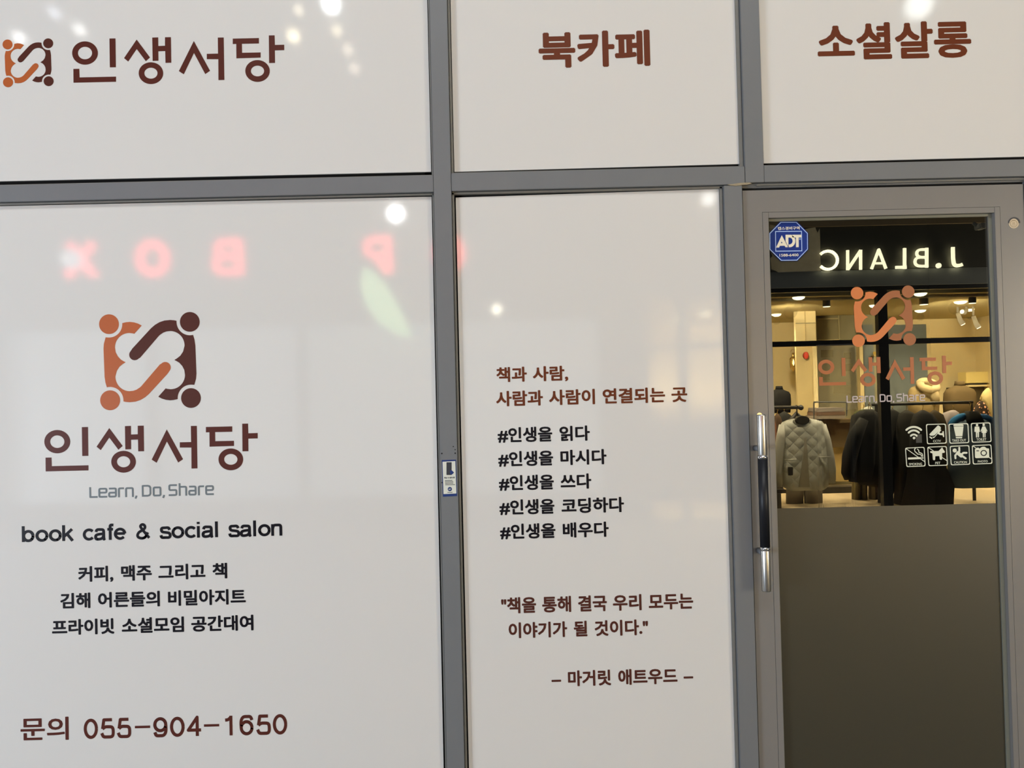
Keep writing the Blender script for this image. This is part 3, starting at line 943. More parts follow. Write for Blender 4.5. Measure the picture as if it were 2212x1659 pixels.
flat('tab', mapped([[(386, 500), (402, 486), (512, 486), (520, 668), (392, 672)]], K), principled('grey_tab', (0.55, 0.53, 0.56), 0.7), th, 0.0004, out=1)


# ================================================================== the other side of the alley, seen as reflections
FT = 8.5                                    # optical distance of the facade across the alley
RY = refl(1900, 800, FT).y                  # its real depth, behind the photographer
hz_of = lambda px: at(px, 857-0.0243*(px-1106), 0)
WH = lambda z: z
rx = lambda px, T=FT, py=850: refl(px, py, T).x
rz = lambda py, px, T=FT: refl(px, py, T).z
wallm = principled('facade_dark_render', (0.035, 0.033, 0.031), 0.85, noise=0.2, nscale=3)
dframe = principled('black_shop_frame', (0.012, 0.012, 0.011), 0.5)
fasciam = principled('charcoal_fascia', (0.085, 0.08, 0.055), 0.7)
bandm = principled('grey_fascia_band', (0.30, 0.31, 0.27), 0.6)
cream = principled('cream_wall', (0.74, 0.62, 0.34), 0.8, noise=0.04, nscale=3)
ochre = principled('ochre_column', (0.42, 0.33, 0.15), 0.8)
olive = principled('olive_panelling', (0.17, 0.15, 0.075), 0.7)
teal = principled('slate_panel', (0.075, 0.09, 0.085), 0.7)
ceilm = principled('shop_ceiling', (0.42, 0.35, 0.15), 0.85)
woodm = principled('pale_wood_floor', (0.50, 0.40, 0.24), 0.55, noise=0.12, nscale=8)
pavem = principled('pavement_stone', (0.10, 0.098, 0.093), 0.8, noise=0.25, nscale=14)
goldm = principled('old_brass', (0.55, 0.38, 0.12), 0.35, metal=1.0)

SX0, SX1 = rx(1392), rx(2260)               # the clothes shop's opening
SZ0, SZ1 = 0.03, rz(618, 1900)
BX0, BX1 = -7.4, SX0-0.45                   # the neighbour's opening
obj('pavement', box(-14, 14, RY-0.4, -0.03, -0.1, 0.0), pavem, kind='structure')
bm = bmesh.new()
add_box(bm, -14, BX0, RY-0.3, RY, 0, 9)
add_box(bm, BX0, BX1, RY-0.3, RY, 2.35, 9)
add_box(bm, BX0, BX1, RY-0.3, RY, 0, 0.30)
add_box(bm, BX1, SX0, RY-0.3, RY, 0, 9)
add_box(bm, SX0, SX1, RY-0.3, RY, SZ1, 9)
add_box(bm, SX1, 14, RY-0.3, RY, 0, 9)
obj('wall_opposite', bm, wallm, kind='structure')
obj('baseboard_opposite', box(SX0, SX1, RY-0.3, RY+0.01, 0, SZ0-0.004), cream, kind='structure')
# the lit, frosted window of the neighbour
st = struct('window_6', (BX0, RY-0.1, 0.3))
obj('lit_pane', box(BX0+0.05, BX1-0.05, RY-0.14, RY-0.12, 0.35, 2.30), glow('lit_white_window', (0.78, 0.93, 1.0), 0.7), st)
bm = bmesh.new()
for k in range(6):
    x = BX0+(BX1-BX0)*k/5
    add_box(bm, x-0.05, x+0.05, RY-0.12, RY-0.02, 0.30, 2.35)
add_box(bm, BX0, BX1, RY-0.12, RY-0.02, 0.30, 0.36)
add_box(bm, BX0, BX1, RY-0.12, RY-0.02, 2.29, 2.35)
obj('window_frame', bm, dframe, st)

# ---- the clothes shop: room
st = struct('window_7', (SX0, RY, SZ0))
bm = bmesh.new()
vx0, vx1 = rx(1897, FT, 680), rx(1917.5, FT, 680)
add_box(bm, vx0, vx1, RY-0.08, RY-0.001, SZ0, SZ1)
for px in (1478, 1592, 2232):
    add_box(bm, rx(px)-0.05, rx(px)+0.05, RY-0.08, RY-0.001, SZ0, SZ1)
add_box(bm, SX0, SX1, RY-0.08, RY-0.002, rz(748.5, 1700), rz(737.5, 1700))
add_box(bm, SX0, SX0+0.06, RY-0.08, RY-0.002, SZ0, SZ1)
add_box(bm, SX1-0.06, SX1, RY-0.08, RY-0.002, SZ0, SZ1)
add_box(bm, SX0, SX1, RY-0.08, RY-0.002, SZ1-0.045, SZ1)
obj('window_frame', bm, dframe, st)
bm = bmesh.new()
bm.faces.new([bm.verts.new(p) for p in ((SX0, RY-0.04, SZ0), (SX1, RY-0.04, SZ0), (SX1, RY-0.04, SZ1), (SX0, RY-0.04, SZ1))])
obj('glass_pane', bm, M['shopglass'], st, recalc=False)
BT = 12.2
BY = refl(1900, 800, BT).y
CZ = 2.52
obj('floor_opposite', box(SX0-1.2, SX1+1.6, BY-0.1, RY-0.3, -0.05, 0.02), woodm, kind='structure')
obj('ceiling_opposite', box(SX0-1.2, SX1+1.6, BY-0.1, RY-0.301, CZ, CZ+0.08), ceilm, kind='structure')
obj('wall_rear', box(SX0-1.2, SX1+1.6, BY-0.1, BY, 0.02, CZ), cream, kind='structure')
obj('wall_east', box(SX1+1.5, SX1+1.6, BY, RY-0.3, 0.02, CZ), cream, kind='structure')
obj('wall_west', box(SX0-1.3, SX0-1.2, BY, RY-0.3, 0.02, CZ), cream, kind='structure')


def slab(name, pl, pr, pt, pb, T, thick, mat, kind='structure', z0=None, z1=None, parent=None):
    xm, ym = (pl+pr)/2, (pt+pb)/2
    x0, x1 = rx(pl, T, ym), rx(pr, T, ym)
    y = refl(xm, ym, T).y
    a = rz(pb, xm, T) if z0 is None else z0
    b = rz(pt, xm, T) if z1 is None else z1
    return obj(name, box(x0, x1, y-thick, y, a, b, 0.002), mat, parent, kind=kind)


pan = slab('wall_panelled', 1766, 1900, 640, 860, 11.2, 0.12, olive, z0=0.021, z1=CZ)
pan2 = slab('wall_slate', 1919, 2003.5, 701, 870, 11.6, 0.12, teal, z0=0.021)
slab('wall_slate_inner', 1866, 1888, 701, 880, 11.05, 0.1, teal, z0=0.021)
slab('trim_13', 1858, 1866, 745, 880, 11.0, 0.1, ochre, z0=0.021)
col_ = slab('column', 1721, 1757, 640, 960, 10.6, 0.05, ochre, z0=0.021, z1=CZ)
slab('trim_14', 1757, 1766, 640, 960, 10.58, 0.05, cream, z0=0.021, z1=CZ)
slab('wall_panel_upper', 1718, 1762, 640, 738, 10.5, 0.06, cream)
slab('trim_15', 1739, 1740.6, 652, 738, 10.48, 0.015, ochre)
slab('trim_16', 1719, 1762, 697, 698.6, 10.48, 0.015, olive)
for q in ((1768, 1813, 687, 690), (1811.5, 1813.5, 650, 736), (1768, 1813, 733, 735)):
    slab('trim_17', *q, 11.18, 0.02, principled('panel_moulding', (0.34, 0.29, 0.15), 0.7))

# ---- fascia and signs
fz0, fz1 = rz(583, 1900), rz(478, 1900)+0.25
obj('fascia_board', box(SX0-0.1, SX1+0.1, RY+0.002, RY+0.06, fz0, fz1), fasciam, kind='structure')
obj('fascia_band', box(SX0-0.1, SX1+0.1, RY+0.002, RY+0.05, SZ1, fz0-0.004), bandm, kind='structure')
obj('fascia_cornice', box(SX0-0.1, SX1+0.1, RY+0.002, RY+0.10, rz(490, 1900), fz1+0.05), principled('brown_cornice', (0.32, 0.23, 0.11), 0.7), kind='structure')
warmglow = glow('warm_lit_letters', (1.0, 0.93, 0.60), 6.8)
LT_ = FT-0.085
K1 = lambda x, y: refl(1600+x/3.606, 380+y/3.606, LT_)
sg = thing('shop_sign', 'warm white backlit J.BLANC letters on the dark fascia, mirrored in the door glass', 'sign', K1(1180, 740))
for polys in (
    strokes(soften([(1648, 556), (1651, 660), (1660, 700), (1700, 700), (1722, 690)], 26), 25, 'flat'),
    [ell(1537, 700, 20)],
    strokes([(1445, 562), (1445, 716)], 22, 'flat')+strokes(soften([(1443, 574), (1368, 576), (1368, 634), (1443, 636)], 40), 19, 'flat')+strokes(soften([(1443, 634), (1354, 636), (1354, 704), (1443, 704)], 44), 19, 'flat'),
    strokes([(1273, 564), (1273, 712), (1202, 714)], 22, 'flat')+[[(1260, 700), (1287, 700), (1287, 725), (1260, 725)]],
    strokes([(1016, 726), (1072, 576), (1128, 724)], 20, 'flat')+strokes([(1036, 682), (1108, 682)], 16, 'flat'),
    strokes([(931, 578), (931, 732)], 20, 'flat')+strokes([(931, 582), (832, 730)], 22, 'flat')+strokes([(830, 580), (830, 735)], 20, 'flat'),
    strokes(arc(676, 658, 74, 71, -140, 140, 24), 21, 'flat'),
):
    flat('letter', mapped(polys, K1), warmglow, sg, 0.02, out=1)
redglow = glow('red_lit_letters', (1.0, 0.02, 0.03), 11.0)
RP = lambda x, y: refl(x, y, FT-0.06, 0.0)
sr = thing('lit_sign', 'row of red lit letters on the facade opposite, pink blurs in the left window', 'sign', RP(560, 602))
for polys in (
    strokes([(150, 526), (207, 598)], 19, 'flat')+strokes([(204, 524), (146, 600)], 19, 'flat'),
    [ann(331, 559, 38, 42, 17, 21)],
    strokes([(516, 516), (520, 594)], 20, 'flat')+strokes(soften([(516, 523), (470, 525), (471, 553), (517, 554)], 16), 18, 'flat')+strokes(soften([(517, 554), (466, 556), (468, 588), (519, 588)], 16), 18, 'flat'),
    strokes([(838, 510), (842, 590)], 19, 'flat')+strokes(soften([(838, 517), (792, 519), (793, 552), (840, 553)], 18), 18, 'flat')+strokes([(812, 552), (838, 590)], 17, 'flat'),
    [ann(970, 548, 36, 42, 16, 21)],
):
    flat('letter', mapped(polys, RP), redglow, sr, 0.03, out=1)
gp = lambda x, y: refl(x, y, FT-0.4, 0.0)
gs = thing('slanted_light', 'slanting pale green lit strip, a soft green blur in the left window', 'light strip', gp(880, 735))
flat('lit_strip', [[gp(*p) for p in ((786, 578), (812, 590), (838, 620), (872, 680), (890, 728), (866, 726), (820, 700), (792, 660), (780, 620))]], glow('green_lit_strip', (0.55, 0.95, 0.42), 5.0), gs, 0.05, out=1)

# ---- lamps on the facade that leave highlights in the window film
LAMPS = [
    (855, 461, 21, (1, 1, 0.98), 42, 'brightest white globe lamp, its glare beside the red letters on the left window'),
    (155, 560, 26, (0.9, 0.95, 1), 4.5, 'dim white globe lamp next to the leftmost red letter'),
    (715, 8, 22, (0.93, 1, 0.98), 40, 'white globe lamp at the top edge of the left window'),
    (634, 78, 15, (1, 0.86, 0.55), 22, 'warm globe lamp right of the shop name in the top left window'),
    (645, 22, 11, (1, 0.86, 0.6), 13, 'faint warm globe lamp near the top edge, above the shop name'),
    (728, 66, 13, (1, 0.85, 0.55), 12, 'warm lamp first in the slanting trail of glows on the top left window'),
    (752, 108, 14, (1, 0.82, 0.6), 8, 'faint warm lamp second in the slanting trail of glows'),
    (766, 148, 14, (1, 0.8, 0.62), 7, 'faintest warm lamp, lowest in the slanting trail of glows'),
    (42, 82, 15, (1, 1, 0.98), 14, 'white lamp glinting over the small emblem'),
    (172, 64, 14, (1, 1, 0.97), 13, 'white lamp glinting over the first letter of the top left name'),
    (118, 28, 14, (0.82, 0.86, 1), 8, 'bluish lamp glinting above the small emblem'),
    (1073, 668, 12, (1, 0.93, 0.7), 26, 'small warm lamp glinting on the upper middle window film'),
    (1530, 430, 17, (1, 1, 0.95), 12, 'white lamp glinting in the top corner of the narrow middle window'),
    (1985, 12, 34, (0.93, 1, 0.97), 11, 'wide white lamp glowing over the social salon words'),
]
for px, py, rpx, c, e, lab in LAMPS:
    T = FT-0.25
    p = refl(px, py, T, 0.0)
    r_ = rpx/FPX*T*0.8
    root = thing('wall_lamp', lab, 'lamp', (p.x, p.y, p.z-r_), 'lamps along the opposite facade')
    bm = bmesh.new()
    bmesh.ops.create_uvsphere(bm, u_segments=20, v_segments=12, radius=r_)
    bmesh.ops.translate(bm, verts=bm.verts, vec=p)
    obj('globe', bm, glow('lamp_glow', c, e), root, True)
    obj('bracket', tube([(p.x, p.y-r_*0.8, p.z), (p.x, RY+0.01, p.z)], 0.015, 8), dframe, root)

# ---- lights inside the shop
DL = [(1725, 641.5, 13), (1677, 678.5, 10), (1988, 633.5, 13), (2075, 651, 13), (1988, 670, 11), (2096, 667.5, 8), (1886, 658.8, 8), (1464, 690, 11), (1522, 676, 11), (1590, 652, 11), (2178, 660, 11)]
wl = glow('warm_downlight', (1.0, 0.90, 0.52), 14.0)
SHOPW = (1.0, 0.83, 0.52)
for i, (px, py, hw) in enumerate(DL):
    p = refl_z(px, py, CZ-0.004)
    T = (p-CAM).length
    Tv = (2*GY-p.y)-CAM.y
    r_ = hw/FPX*Tv
    nth = 'downlight in the shop ceiling, ' + ['by the bright corner panel', 'leftmost over the wall lantern', 'front one right of the emblem', 'front one near the right edge of the glass', 'behind the front one right of the emblem', 'small far one near the right edge', 'seen in the gap of the emblem', 'a cream smear left in the middle window', 'a cream smear right in the middle window', 'hidden behind the door post', 'hidden behind the right door stile'][i]
    dl = thing('ceiling_downlight', 'round warm ' + nth, 'downlight', p, 'recessed downlights of the clothes shop')
    obj('lens', lathe(p, [(r_*0.45, -0.034), (r_*0.85, -0.022), (r_, -0.008), (r_, 0.0)], 24), wl, dl)
    obj('rim', lathe(p, [(r_*1.12, -0.002), (r_*1.12, 0.004)], 24), cream, dl)
    spot('shop_downlight', (p.x, p.y, p.z-0.10), (p.x, p.y, 0), 500, SHOPW, 140, 0.05, 0.9)
blackm = principled('black_metal', (0.02, 0.019, 0.016), 0.45)
PSPOT = [(1784, 624, 643, 662, 8, 'olive panels'), (1994, 624, 642, 657.5, 9, 'right of the emblem'), (2099, 618, 634, 654.5, 7.5, 'near the right edge of the glass')]
for px, py0, py1, py2, hw, lab in PSPOT:
    T = 9.0
    a, b, c = refl(px, py0, T), refl(px, py1, T), refl(px+1.5, py2, T)
    r_ = hw/FPX*T
    ps = thing('pendant_spotlight', 'dark cylinder spotlight hanging from the track, ' + lab, 'spotlight', c, 'track spotlights of the clothes shop')
    obj('stem', tube([(a.x, a.y, CZ), b], 0.012, 8), blackm, ps)
    obj('shade', lathe(c, [(r_, 0.0), (r_*0.95, b.z-c.z-0.01), (r_*0.6, b.z-c.z)], 20), principled('bronze_shade', (0.06, 0.052, 0.03), 0.5), ps, True)
    obj('bulb_face', lathe((c.x, c.y, c.z-0.006), [(r_*0.92, 0.0), (r_*0.92, 0.005)], 20), wl, ps)
whitem = principled('white_metal', (0.75, 0.72, 0.62), 0.5)
for px, py, lab in ((2069, 684, 'white double spotlight under the ceiling at right'), (2088, 677, 'white spotlight tilted back beside the double one'), (2103, 691, 'white spotlight closest to the right edge of the glass')):
    T = 10.4
    p = refl(px, py, T)
    ts = thing('ceiling_spotlight', lab + ' of the clothes shop', 'spotlight', p, 'white ceiling spotlights of the clothes shop')
    obj('stem', tube([(p.x, p.y, CZ-0.001), (p.x, p.y, p.z+0.06)], 0.014, 8), whitem, ts)
    d = Vector((0.05, 0.03, -0.11)) if px != 2088 else Vector((-0.09, 0.05, 0.02))
    obj('head', tube([p+Vector((0, 0, 0.05)), p+d*0.5, p+d], [0.026, 0.03, 0.034], 14), whitem, ts, True)
    obj('bulb_face', tube([p+d*1.0, p+d*1.06], 0.028, 14), wl, ts)
bm = bmesh.new()
for z_ in (0,):
    pa, pb = refl(1660, 625, 8.95), refl(2230, 612, 8.95)
    add_tube(bm, [(pa.x, pa.y, CZ-0.02), (pb.x, pb.y, CZ-0.02)], 0.018, 8)
tag(obj('light_track', bm, principled('track_metal', (0.35, 0.30, 0.18), 0.5)), 'ceiling light track running along the shop window head', 'track')
spot('shop_fill', (rx(2050, 9.6), refl(1900, 800, 9.4).y, 2.4), (rx(2080, 12), BY, 1.2), 1150, SHOPW, 120, 0.08, 0.9)
spot('shop_fill', (rx(1700, 9.6), refl(1900, 800, 9.4).y, 2.4), (rx(1690, 12), BY, 1.3), 900, SHOPW, 110, 0.08, 0.9)

# ---- small fittings
lan = thing('wall_lantern', 'small ornate brass lantern glowing on the cream wall of the clothes shop', 'lantern', refl(1713.5, 803, 11.4))
lp = refl(1713.5, 780, 11.4)
zz = lambda py: rz(py, 1713, 11.4)-lp.z
obj('cage', lathe(lp, [(0.004, zz(803)), (0.02, zz(799)), (0.045, zz(796)), (0.05, zz(794)), (0.02, zz(793))], 8), goldm, lan)
obj('glass_chimney', lathe(lp, [(0.036, zz(793)), (0.044, zz(785)), (0.036, zz(776))], 12), glass_mat('lantern_glass', (0.95, 0.85, 0.55), 0.05), lan, True)
obj('cap', lathe(lp, [(0.06, zz(776.5)), (0.05, zz(774)), (0.022, zz(770)), (0.014, zz(766)), (0.024, zz(765)), (0.01, zz(762))], 8), goldm, lan)
obj('bulb', lathe(lp, [(0.006, zz(789)), (0.016, zz(785)), (0.013, zz(780)), (0.003, zz(776))], 10), glow('lantern_bulb', (1, 0.75, 0.3), 40), lan, True)
hk = [(lp.x+0.032*math.cos(t), lp.y, lp.z+zz(759.5)+0.032*math.sin(t)) for t in [math.radians(a_) for a_ in range(-90, 200, 20)]]
obj('hook', tube(hk, 0.005, 6), goldm, lan)
bars = bmesh.new()
for k in range(6):
    t = k*PI/3
    add_tube(bars, [(lp.x+0.046*math.cos(t), lp.y+0.046*math.sin(t), lp.z+zz(794)), (lp.x+0.046*math.cos(t), lp.y+0.046*math.sin(t), lp.z+zz(775))], 0.004, 6)
obj('cage_bars', bars, goldm, lan)
al = refl(1740, 768, 10.58)
ab = thing('alarm_bell', 'red oval alarm on the ochre column of the clothes shop', 'alarm', al+Vector((0, 0, -0.05)))
bm = bmesh.new()
add_loft(bm, [ring((al.x, al.y+d_, al.z), (0.034*k_, 0, 0), (0, 0, 0.052*k_), 20) for d_, k_ in ((0.0, 1), (0.03, 0.98), (0.045, 0.8), (0.05, 0.3))])
obj('dome', bm, principled('red_plastic', (0.40, 0.03, 0.012), 0.4), ab, True)
obj('base_ring', tube([(al.x, al.y-0.004, al.z), (al.x, al.y+0.004, al.z)], 0.04, 20), principled('red_base', (0.2, 0.02, 0.01), 0.5), ab)
pl = refl(1892, 763, 11.0)
tag(obj('brass_plaque', box(pl.x-0.04, pl.x+0.04, pl.y-0.01, pl.y+0.01, pl.z-0.022, pl.z+0.022, 0.004), principled('polished_brass', (0.85, 0.6, 0.12), 0.25, metal=1.0, emis=(1, 0.75, 0.2), estr=0.0)), 'little gold plaque on the shelf behind the window mullion', 'plaque')
slab('shelf', 1888, 1906, 767, 769.5, 10.95, 0.10, goldm, kind=None)
tag(bpy.data.objects['shelf'], 'narrow brass shelf carrying the little gold plaque', 'shelf')
wb = thing('wall_unit', 'cream yellow air conditioner box on the right wall of the clothes shop', 'air conditioner', refl(2120, 836, 11.9))
slab('casing', 2087, 2150, 803, 827, 11.9, 0.22, principled('yellow_casing', (0.80, 0.66, 0.26), 0.5), None, parent=wb)
slab('lower_grille', 2090, 2150, 828, 830, 11.88, 0.18, blackm, None, parent=wb)
slab('lower_lip', 2092, 2150, 831, 835, 11.86, 0.16, cream, None, parent=wb)
tag(slab('dark_shelf', 2060, 2160, 836, 880, 12.0, 0.2, principled('dark_shelf_wood', (0.06, 0.045, 0.02), 0.6), None), 'dark shelf board under the air conditioner', 'shelf')
cc = refl(2118, 490, FT-0.2)
ccam = thing('security_camera', 'small white security camera under the cornice beside the sign', 'camera', cc)
obj('body', box(cc.x-0.045, cc.x+0.03, cc.y-0.05, cc.y+0.07, cc.z-0.03, cc.z+0.03, 0.008), principled('camera_white', (0.30, 0.28, 0.22), 0.5), ccam)
obj('bracket', tube([(cc.x-0.07, cc.y-0.02, cc.z+0.05), (cc.x-0.02, cc.y, cc.z)], 0.02, 10), principled('camera_arm', (0.2, 0.19, 0.15), 0.5), ccam)


# ---- clothes
def cloth(name, col, rough=0.85, noise=0.15, quilt=False):
    m = principled(name, col, rough, noise=noise, nscale=7, bump=0.4, bscale=90, spec=0.2)
    if quilt:
        nt = m.node_tree
        b = nt.nodes['Principled BSDF']
        tc = nt.nodes.new('ShaderNodeTexCoord')
        mp = nt.nodes.new('ShaderNodeMapping')
        mp.inputs['Rotation'].default_value = (0, math.radians(45), 0)
        mp.inputs['Scale'].default_value = (9.5, 9.5, 9.5)
        nt.links.new(tc.outputs['Object'], mp.inputs['Vector'])
        sx = nt.nodes.new('ShaderNodeSeparateXYZ')
        nt.links.new(mp.outputs[0], sx.inputs[0])
        hs = []
        for ax in ('X', 'Z'):
            fr = nt.nodes.new('ShaderNodeMath')
            fr.operation = 'PINGPONG'
            fr.inputs[1].default_value = 0.5
            nt.links.new(sx.outputs[ax], fr.inputs[0])
            pw = nt.nodes.new('ShaderNodeMath')
            pw.operation = 'POWER'
            pw.inputs[1].default_value = 0.4
            nt.links.new(fr.outputs[0], pw.inputs[0])
            hs.append(pw)
        ml = nt.nodes.new('ShaderNodeMath')
        ml.operation = 'MULTIPLY'
        nt.links.new(hs[0].outputs[0], ml.inputs[0])
        nt.links.new(hs[1].outputs[0], ml.inputs[1])
        bp = nt.nodes.new('ShaderNodeBump')
        bp.inputs['Strength'].default_value = 1.0
        bp.inputs['Distance'].default_value = 0.013
        nt.links.new(ml.outputs[0], bp.inputs['Height'])
        nt.links.new(bp.outputs['Normal'], b.inputs['Normal'])
    return m


def body_loft(rows, T, folds=0.0, nf=7, n=36, seed=0.0, facing=1):
    """rows: (py, left px, right px, depth m) as seen in the glass, top to bottom; a closed soft shape with vertical folds"""
    bm = bmesh.new()
    rings = []
    for k, (py, l, r, d) in enumerate(rows):
        c = refl((l+r)/2, py, T)
        hw = abs(rx(r, T, py)-rx(l, T, py))/2
        pts = []
        f = folds*min(1.0, k/max(1, len(rows)-1)*1.6)
        for i in range(n):
            t = 2*PI*i/n
            ct, st_ = math.cos(t), math.sin(t)
            e = 0.75
            x = hw*math.copysign(abs(ct)**e, ct)
            y = d/2*math.copysign(abs(st_)**e, st_)
            wob = 1+f*math.sin(nf*t+seed+0.35*k)
            pts.append((c.x+x*(1+0.3*(wob-1)), c.y+y*wob, c.z))
        rings.append(pts)
    add_loft(bm, rings)
    return bm


def px_tube(pts, T, rad_px, n=14, dy=0.0):
    return tube([refl(x, y, T)+Vector((0, dy, 0)) for x, y in pts], [r_/FPX*T for r_ in rad_px], n)


# left rack with the quilted jacket
RT_ = 9.25
rk = thing('clothes_rack', 'black clothes rack with a knobbed end at the left of the shop window', 'rack', refl(1690, 1040, RT_+0.1))
ra, rb = refl(1394, 883, RT_+0.12), refl(1727, 880, RT_+0.12)
obj('rail', tube([ra, rb], 0.022, 12), blackm, rk, True)
obj('end_knob', lathe(refl(1730, 880.5, RT_+0.12)-Vector((0, 0, 0.034)), [(0.005, 0), (0.026, 0.012), (0.034, 0.034), (0.026, 0.056), (0.005, 0.068)], 16), blackm, rk, True)
for px in (1398, 1602):
    p = refl(px, 880, RT_+0.12)
    obj('post', tube([p, (p.x, p.y, 0.021)], 0.02, 10), blackm, rk)
greyq = cloth('cream_quilted_cloth', (0.46, 0.47, 0.42), 0.6, 0.08, True)
plain = cloth('cream_plain_cloth', (0.40, 0.40, 0.355), 0.7, 0.08)
jk = thing('quilted_jacket', 'pale grey quilted collarless jacket on a hanger at the front of the left rack', 'jacket', refl(1738, 1062, RT_))
obj('torso', body_loft([(904, 1712, 1746, 0.06), (907, 1700, 1762, 0.10), (911, 1690, 1774, 0.13), (917, 1686, 1779, 0.16), (928, 1687, 1781, 0.17), (960, 1689, 1786, 0.18), (1000, 1690, 1788, 0.19), (1035, 1690, 1790, 0.20), (1052, 1694, 1788, 0.20), (1058, 1704, 1780, 0.17)], RT_, 0.06, 5, 48), greyq, jk, True)
obj('sleeve', px_tube([(1692, 918), (1688, 945), (1683, 985), (1680, 1020), (1682, 1052)], RT_, [9, 11, 10.5, 9.5, 7.5]), plain, jk, True)
obj('sleeve', px_tube([(1775, 918), (1783, 950), (1791, 985), (1796, 1015), (1797, 1044)], RT_, [9, 11, 10.5, 9.5, 7.5]), plain, jk, True)
nb = [refl(1728+18*math.cos(math.radians(t)), 907+13*math.sin(math.radians(t)), RT_)+Vector((0, 0.065, 0)) for t in range(-10, 200, 14)]
obj('neck_binding', tube(nb, 0.012, 8), plain, jk, True)
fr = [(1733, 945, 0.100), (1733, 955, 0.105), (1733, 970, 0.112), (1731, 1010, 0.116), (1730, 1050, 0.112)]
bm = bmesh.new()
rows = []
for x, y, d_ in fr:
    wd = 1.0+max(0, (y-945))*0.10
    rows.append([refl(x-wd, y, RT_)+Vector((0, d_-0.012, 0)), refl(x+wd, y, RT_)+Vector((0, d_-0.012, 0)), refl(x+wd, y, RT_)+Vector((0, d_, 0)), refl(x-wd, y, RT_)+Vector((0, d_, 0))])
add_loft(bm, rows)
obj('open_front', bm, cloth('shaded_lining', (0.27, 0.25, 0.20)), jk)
for (x0, y0), (x1, y1) in (((1689, 992), (1713, 991)), ((1762, 986), (1787, 985.5))):
    obj('pocket_edge', tube([refl(x0, y0, RT_)+Vector((0, 0.098, 0)), refl((x0+x1)/2, (y0+y1)/2, RT_)+Vector((0, 0.112, 0)), refl(x1, y1, RT_)+Vector((0, 0.098, 0))], 0.007, 8), plain, jk, True)
bm = bmesh.new()
add_loft(bm, [[refl(1728+k_*15*math.cos(t_), 907+k_*9.5*math.sin(t_), RT_)+Vector((0, d_, 0)) for t_ in [2*PI*i_/20 for i_ in range(20)]] for k_, d_ in ((1.0, 0.05), (1.0, 0.086), (0.9, 0.092))])
obj('neck_opening', bm, cloth('dark_neck_patch', (0.035, 0.032, 0.024)), jk)  # solid dark patch standing for the shaded hollow of the neck
lb = refl(1700.5, 1016, RT_)
obj('label_patch', box(lb.x-0.028, lb.x+0.028, lb.y+0.098, lb.y+0.112, lb.z-0.05, lb.z+0.05), blackm, jk)
hg = thing('clothes_hanger', 'black hanger holding the pale quilted jacket', 'hanger', refl(1721, 905, RT_))
obj('arms', px_tube([(1700, 913), (1714, 905), (1722, 893), (1732, 905), (1748, 912)], RT_, [3, 6, 5, 6, 3], 10, -0.03), blackm, hg, True)
obj('hook', px_tube([(1722, 895), (1721, 884), (1724, 878), (1719, 875)], RT_, [1.4, 1.4, 1.4, 1.2], 8), blackm, hg, True)
trousm = cloth('taupe_cloth', (0.17, 0.145, 0.105), 0.85)
tr = thing('trousers', 'taupe trousers hanging below the pale quilted jacket', 'trousers', refl(1737, 1200, RT_+0.1))
obj('leg', body_loft([(1040, 1698, 1737, 0.08), (1075, 1698, 1735, 0.11), (1200, 1696, 1731, 0.12)], RT_+0.22, 0.08, 5), trousm, tr, True)
obj('leg', body_loft([(1040, 1736, 1775, 0.08), (1075, 1737, 1776, 0.11), (1200, 1740, 1777, 0.12)], RT_+0.22, 0.08, 5), trousm, tr, True)


def hung(name, label, col, rows, T, folds=0.10, sleeve=None, group=None, cat='garment', nf=5):
    m = cloth(name+'_cloth', col)
    rows = [(a_, b_, c_, d_*0.5) for a_, b_, c_, d_ in rows]
    root = thing(name, label, cat, refl((rows[-1][1]+rows[-1][2])/2, rows[-1][0], T), group)
    obj('body', body_loft(rows, T, folds, nf, 28, random.random()*6), m, root, True)
    if sleeve:
        obj('sleeve', px_tube(sleeve[0], T, sleeve[1], 12, 0.16), m, root, True)
    px, py = (rows[0][1]+rows[0][2])/2, rows[0][0]
    obj('hanger_hook', px_tube([(px, py+2), (px, py-4), (px+1.5, py-8), (px-1, py-11)], T, [0.9, 0.9, 0.9, 0.8], 6), goldm, root)
    return root


# clothes behind the jacket, on the left rack
for i, (lab, c, l, r, t, b) in enumerate((('dusty red shirt sleeve end, leftmost on the rack behind the quilted jacket', (0.17, 0.07, 0.04), 1652, 1676, 898, 1035), ('dark brown shirt just behind the quilted jacket', (0.06, 0.035, 0.02), 1668, 1690, 894, 1030), ('charcoal shirt under the end of the left rail', (0.02, 0.02, 0.018), 1676, 1712, 889, 1020))):
    hung('hanging_shirt', lab, c, [(t, (l+r)/2-2, (l+r)/2+2, 0.05), (t+8, l+4, r-4, 0.22), (t+24, l, r, 0.36), ((t+b)/2, l, r, 0.38), (b, l-1, r+1, 0.38)], RT_+0.45+0.12*i, group='shirts behind the quilted jacket', cat='shirt')
for i in range(6):  # coats invented to cover the bright shop and calm its blurred reflection
    l = 1404+i*32
    hung('hanging_coat', 'added dark coat on the left rack, dimming the glow in the narrow middle window', (0.03, 0.026, 0.02), [(888, l+12, l+16, 0.1), (896, l+4, l+24, 0.4), (912, l, l+28, 0.5), (1085, l-1, l+29, 0.5)], RT_+0.1, group='dark coats added on the left rack against the glow', cat='coat')
bx = thing('stool', 'small black stool below the rack left of the taupe trousers', 'stool', refl(1686, 1100, RT_-0.2))
slab('seat', 1664, 1698, 1058, 1066, RT_-0.15, 0.25, blackm, None, parent=bx)
slab('leg', 1672, 1688, 1067, 1110, RT_-0.17, 0.2, blackm, None, parent=bx, z0=0.021)

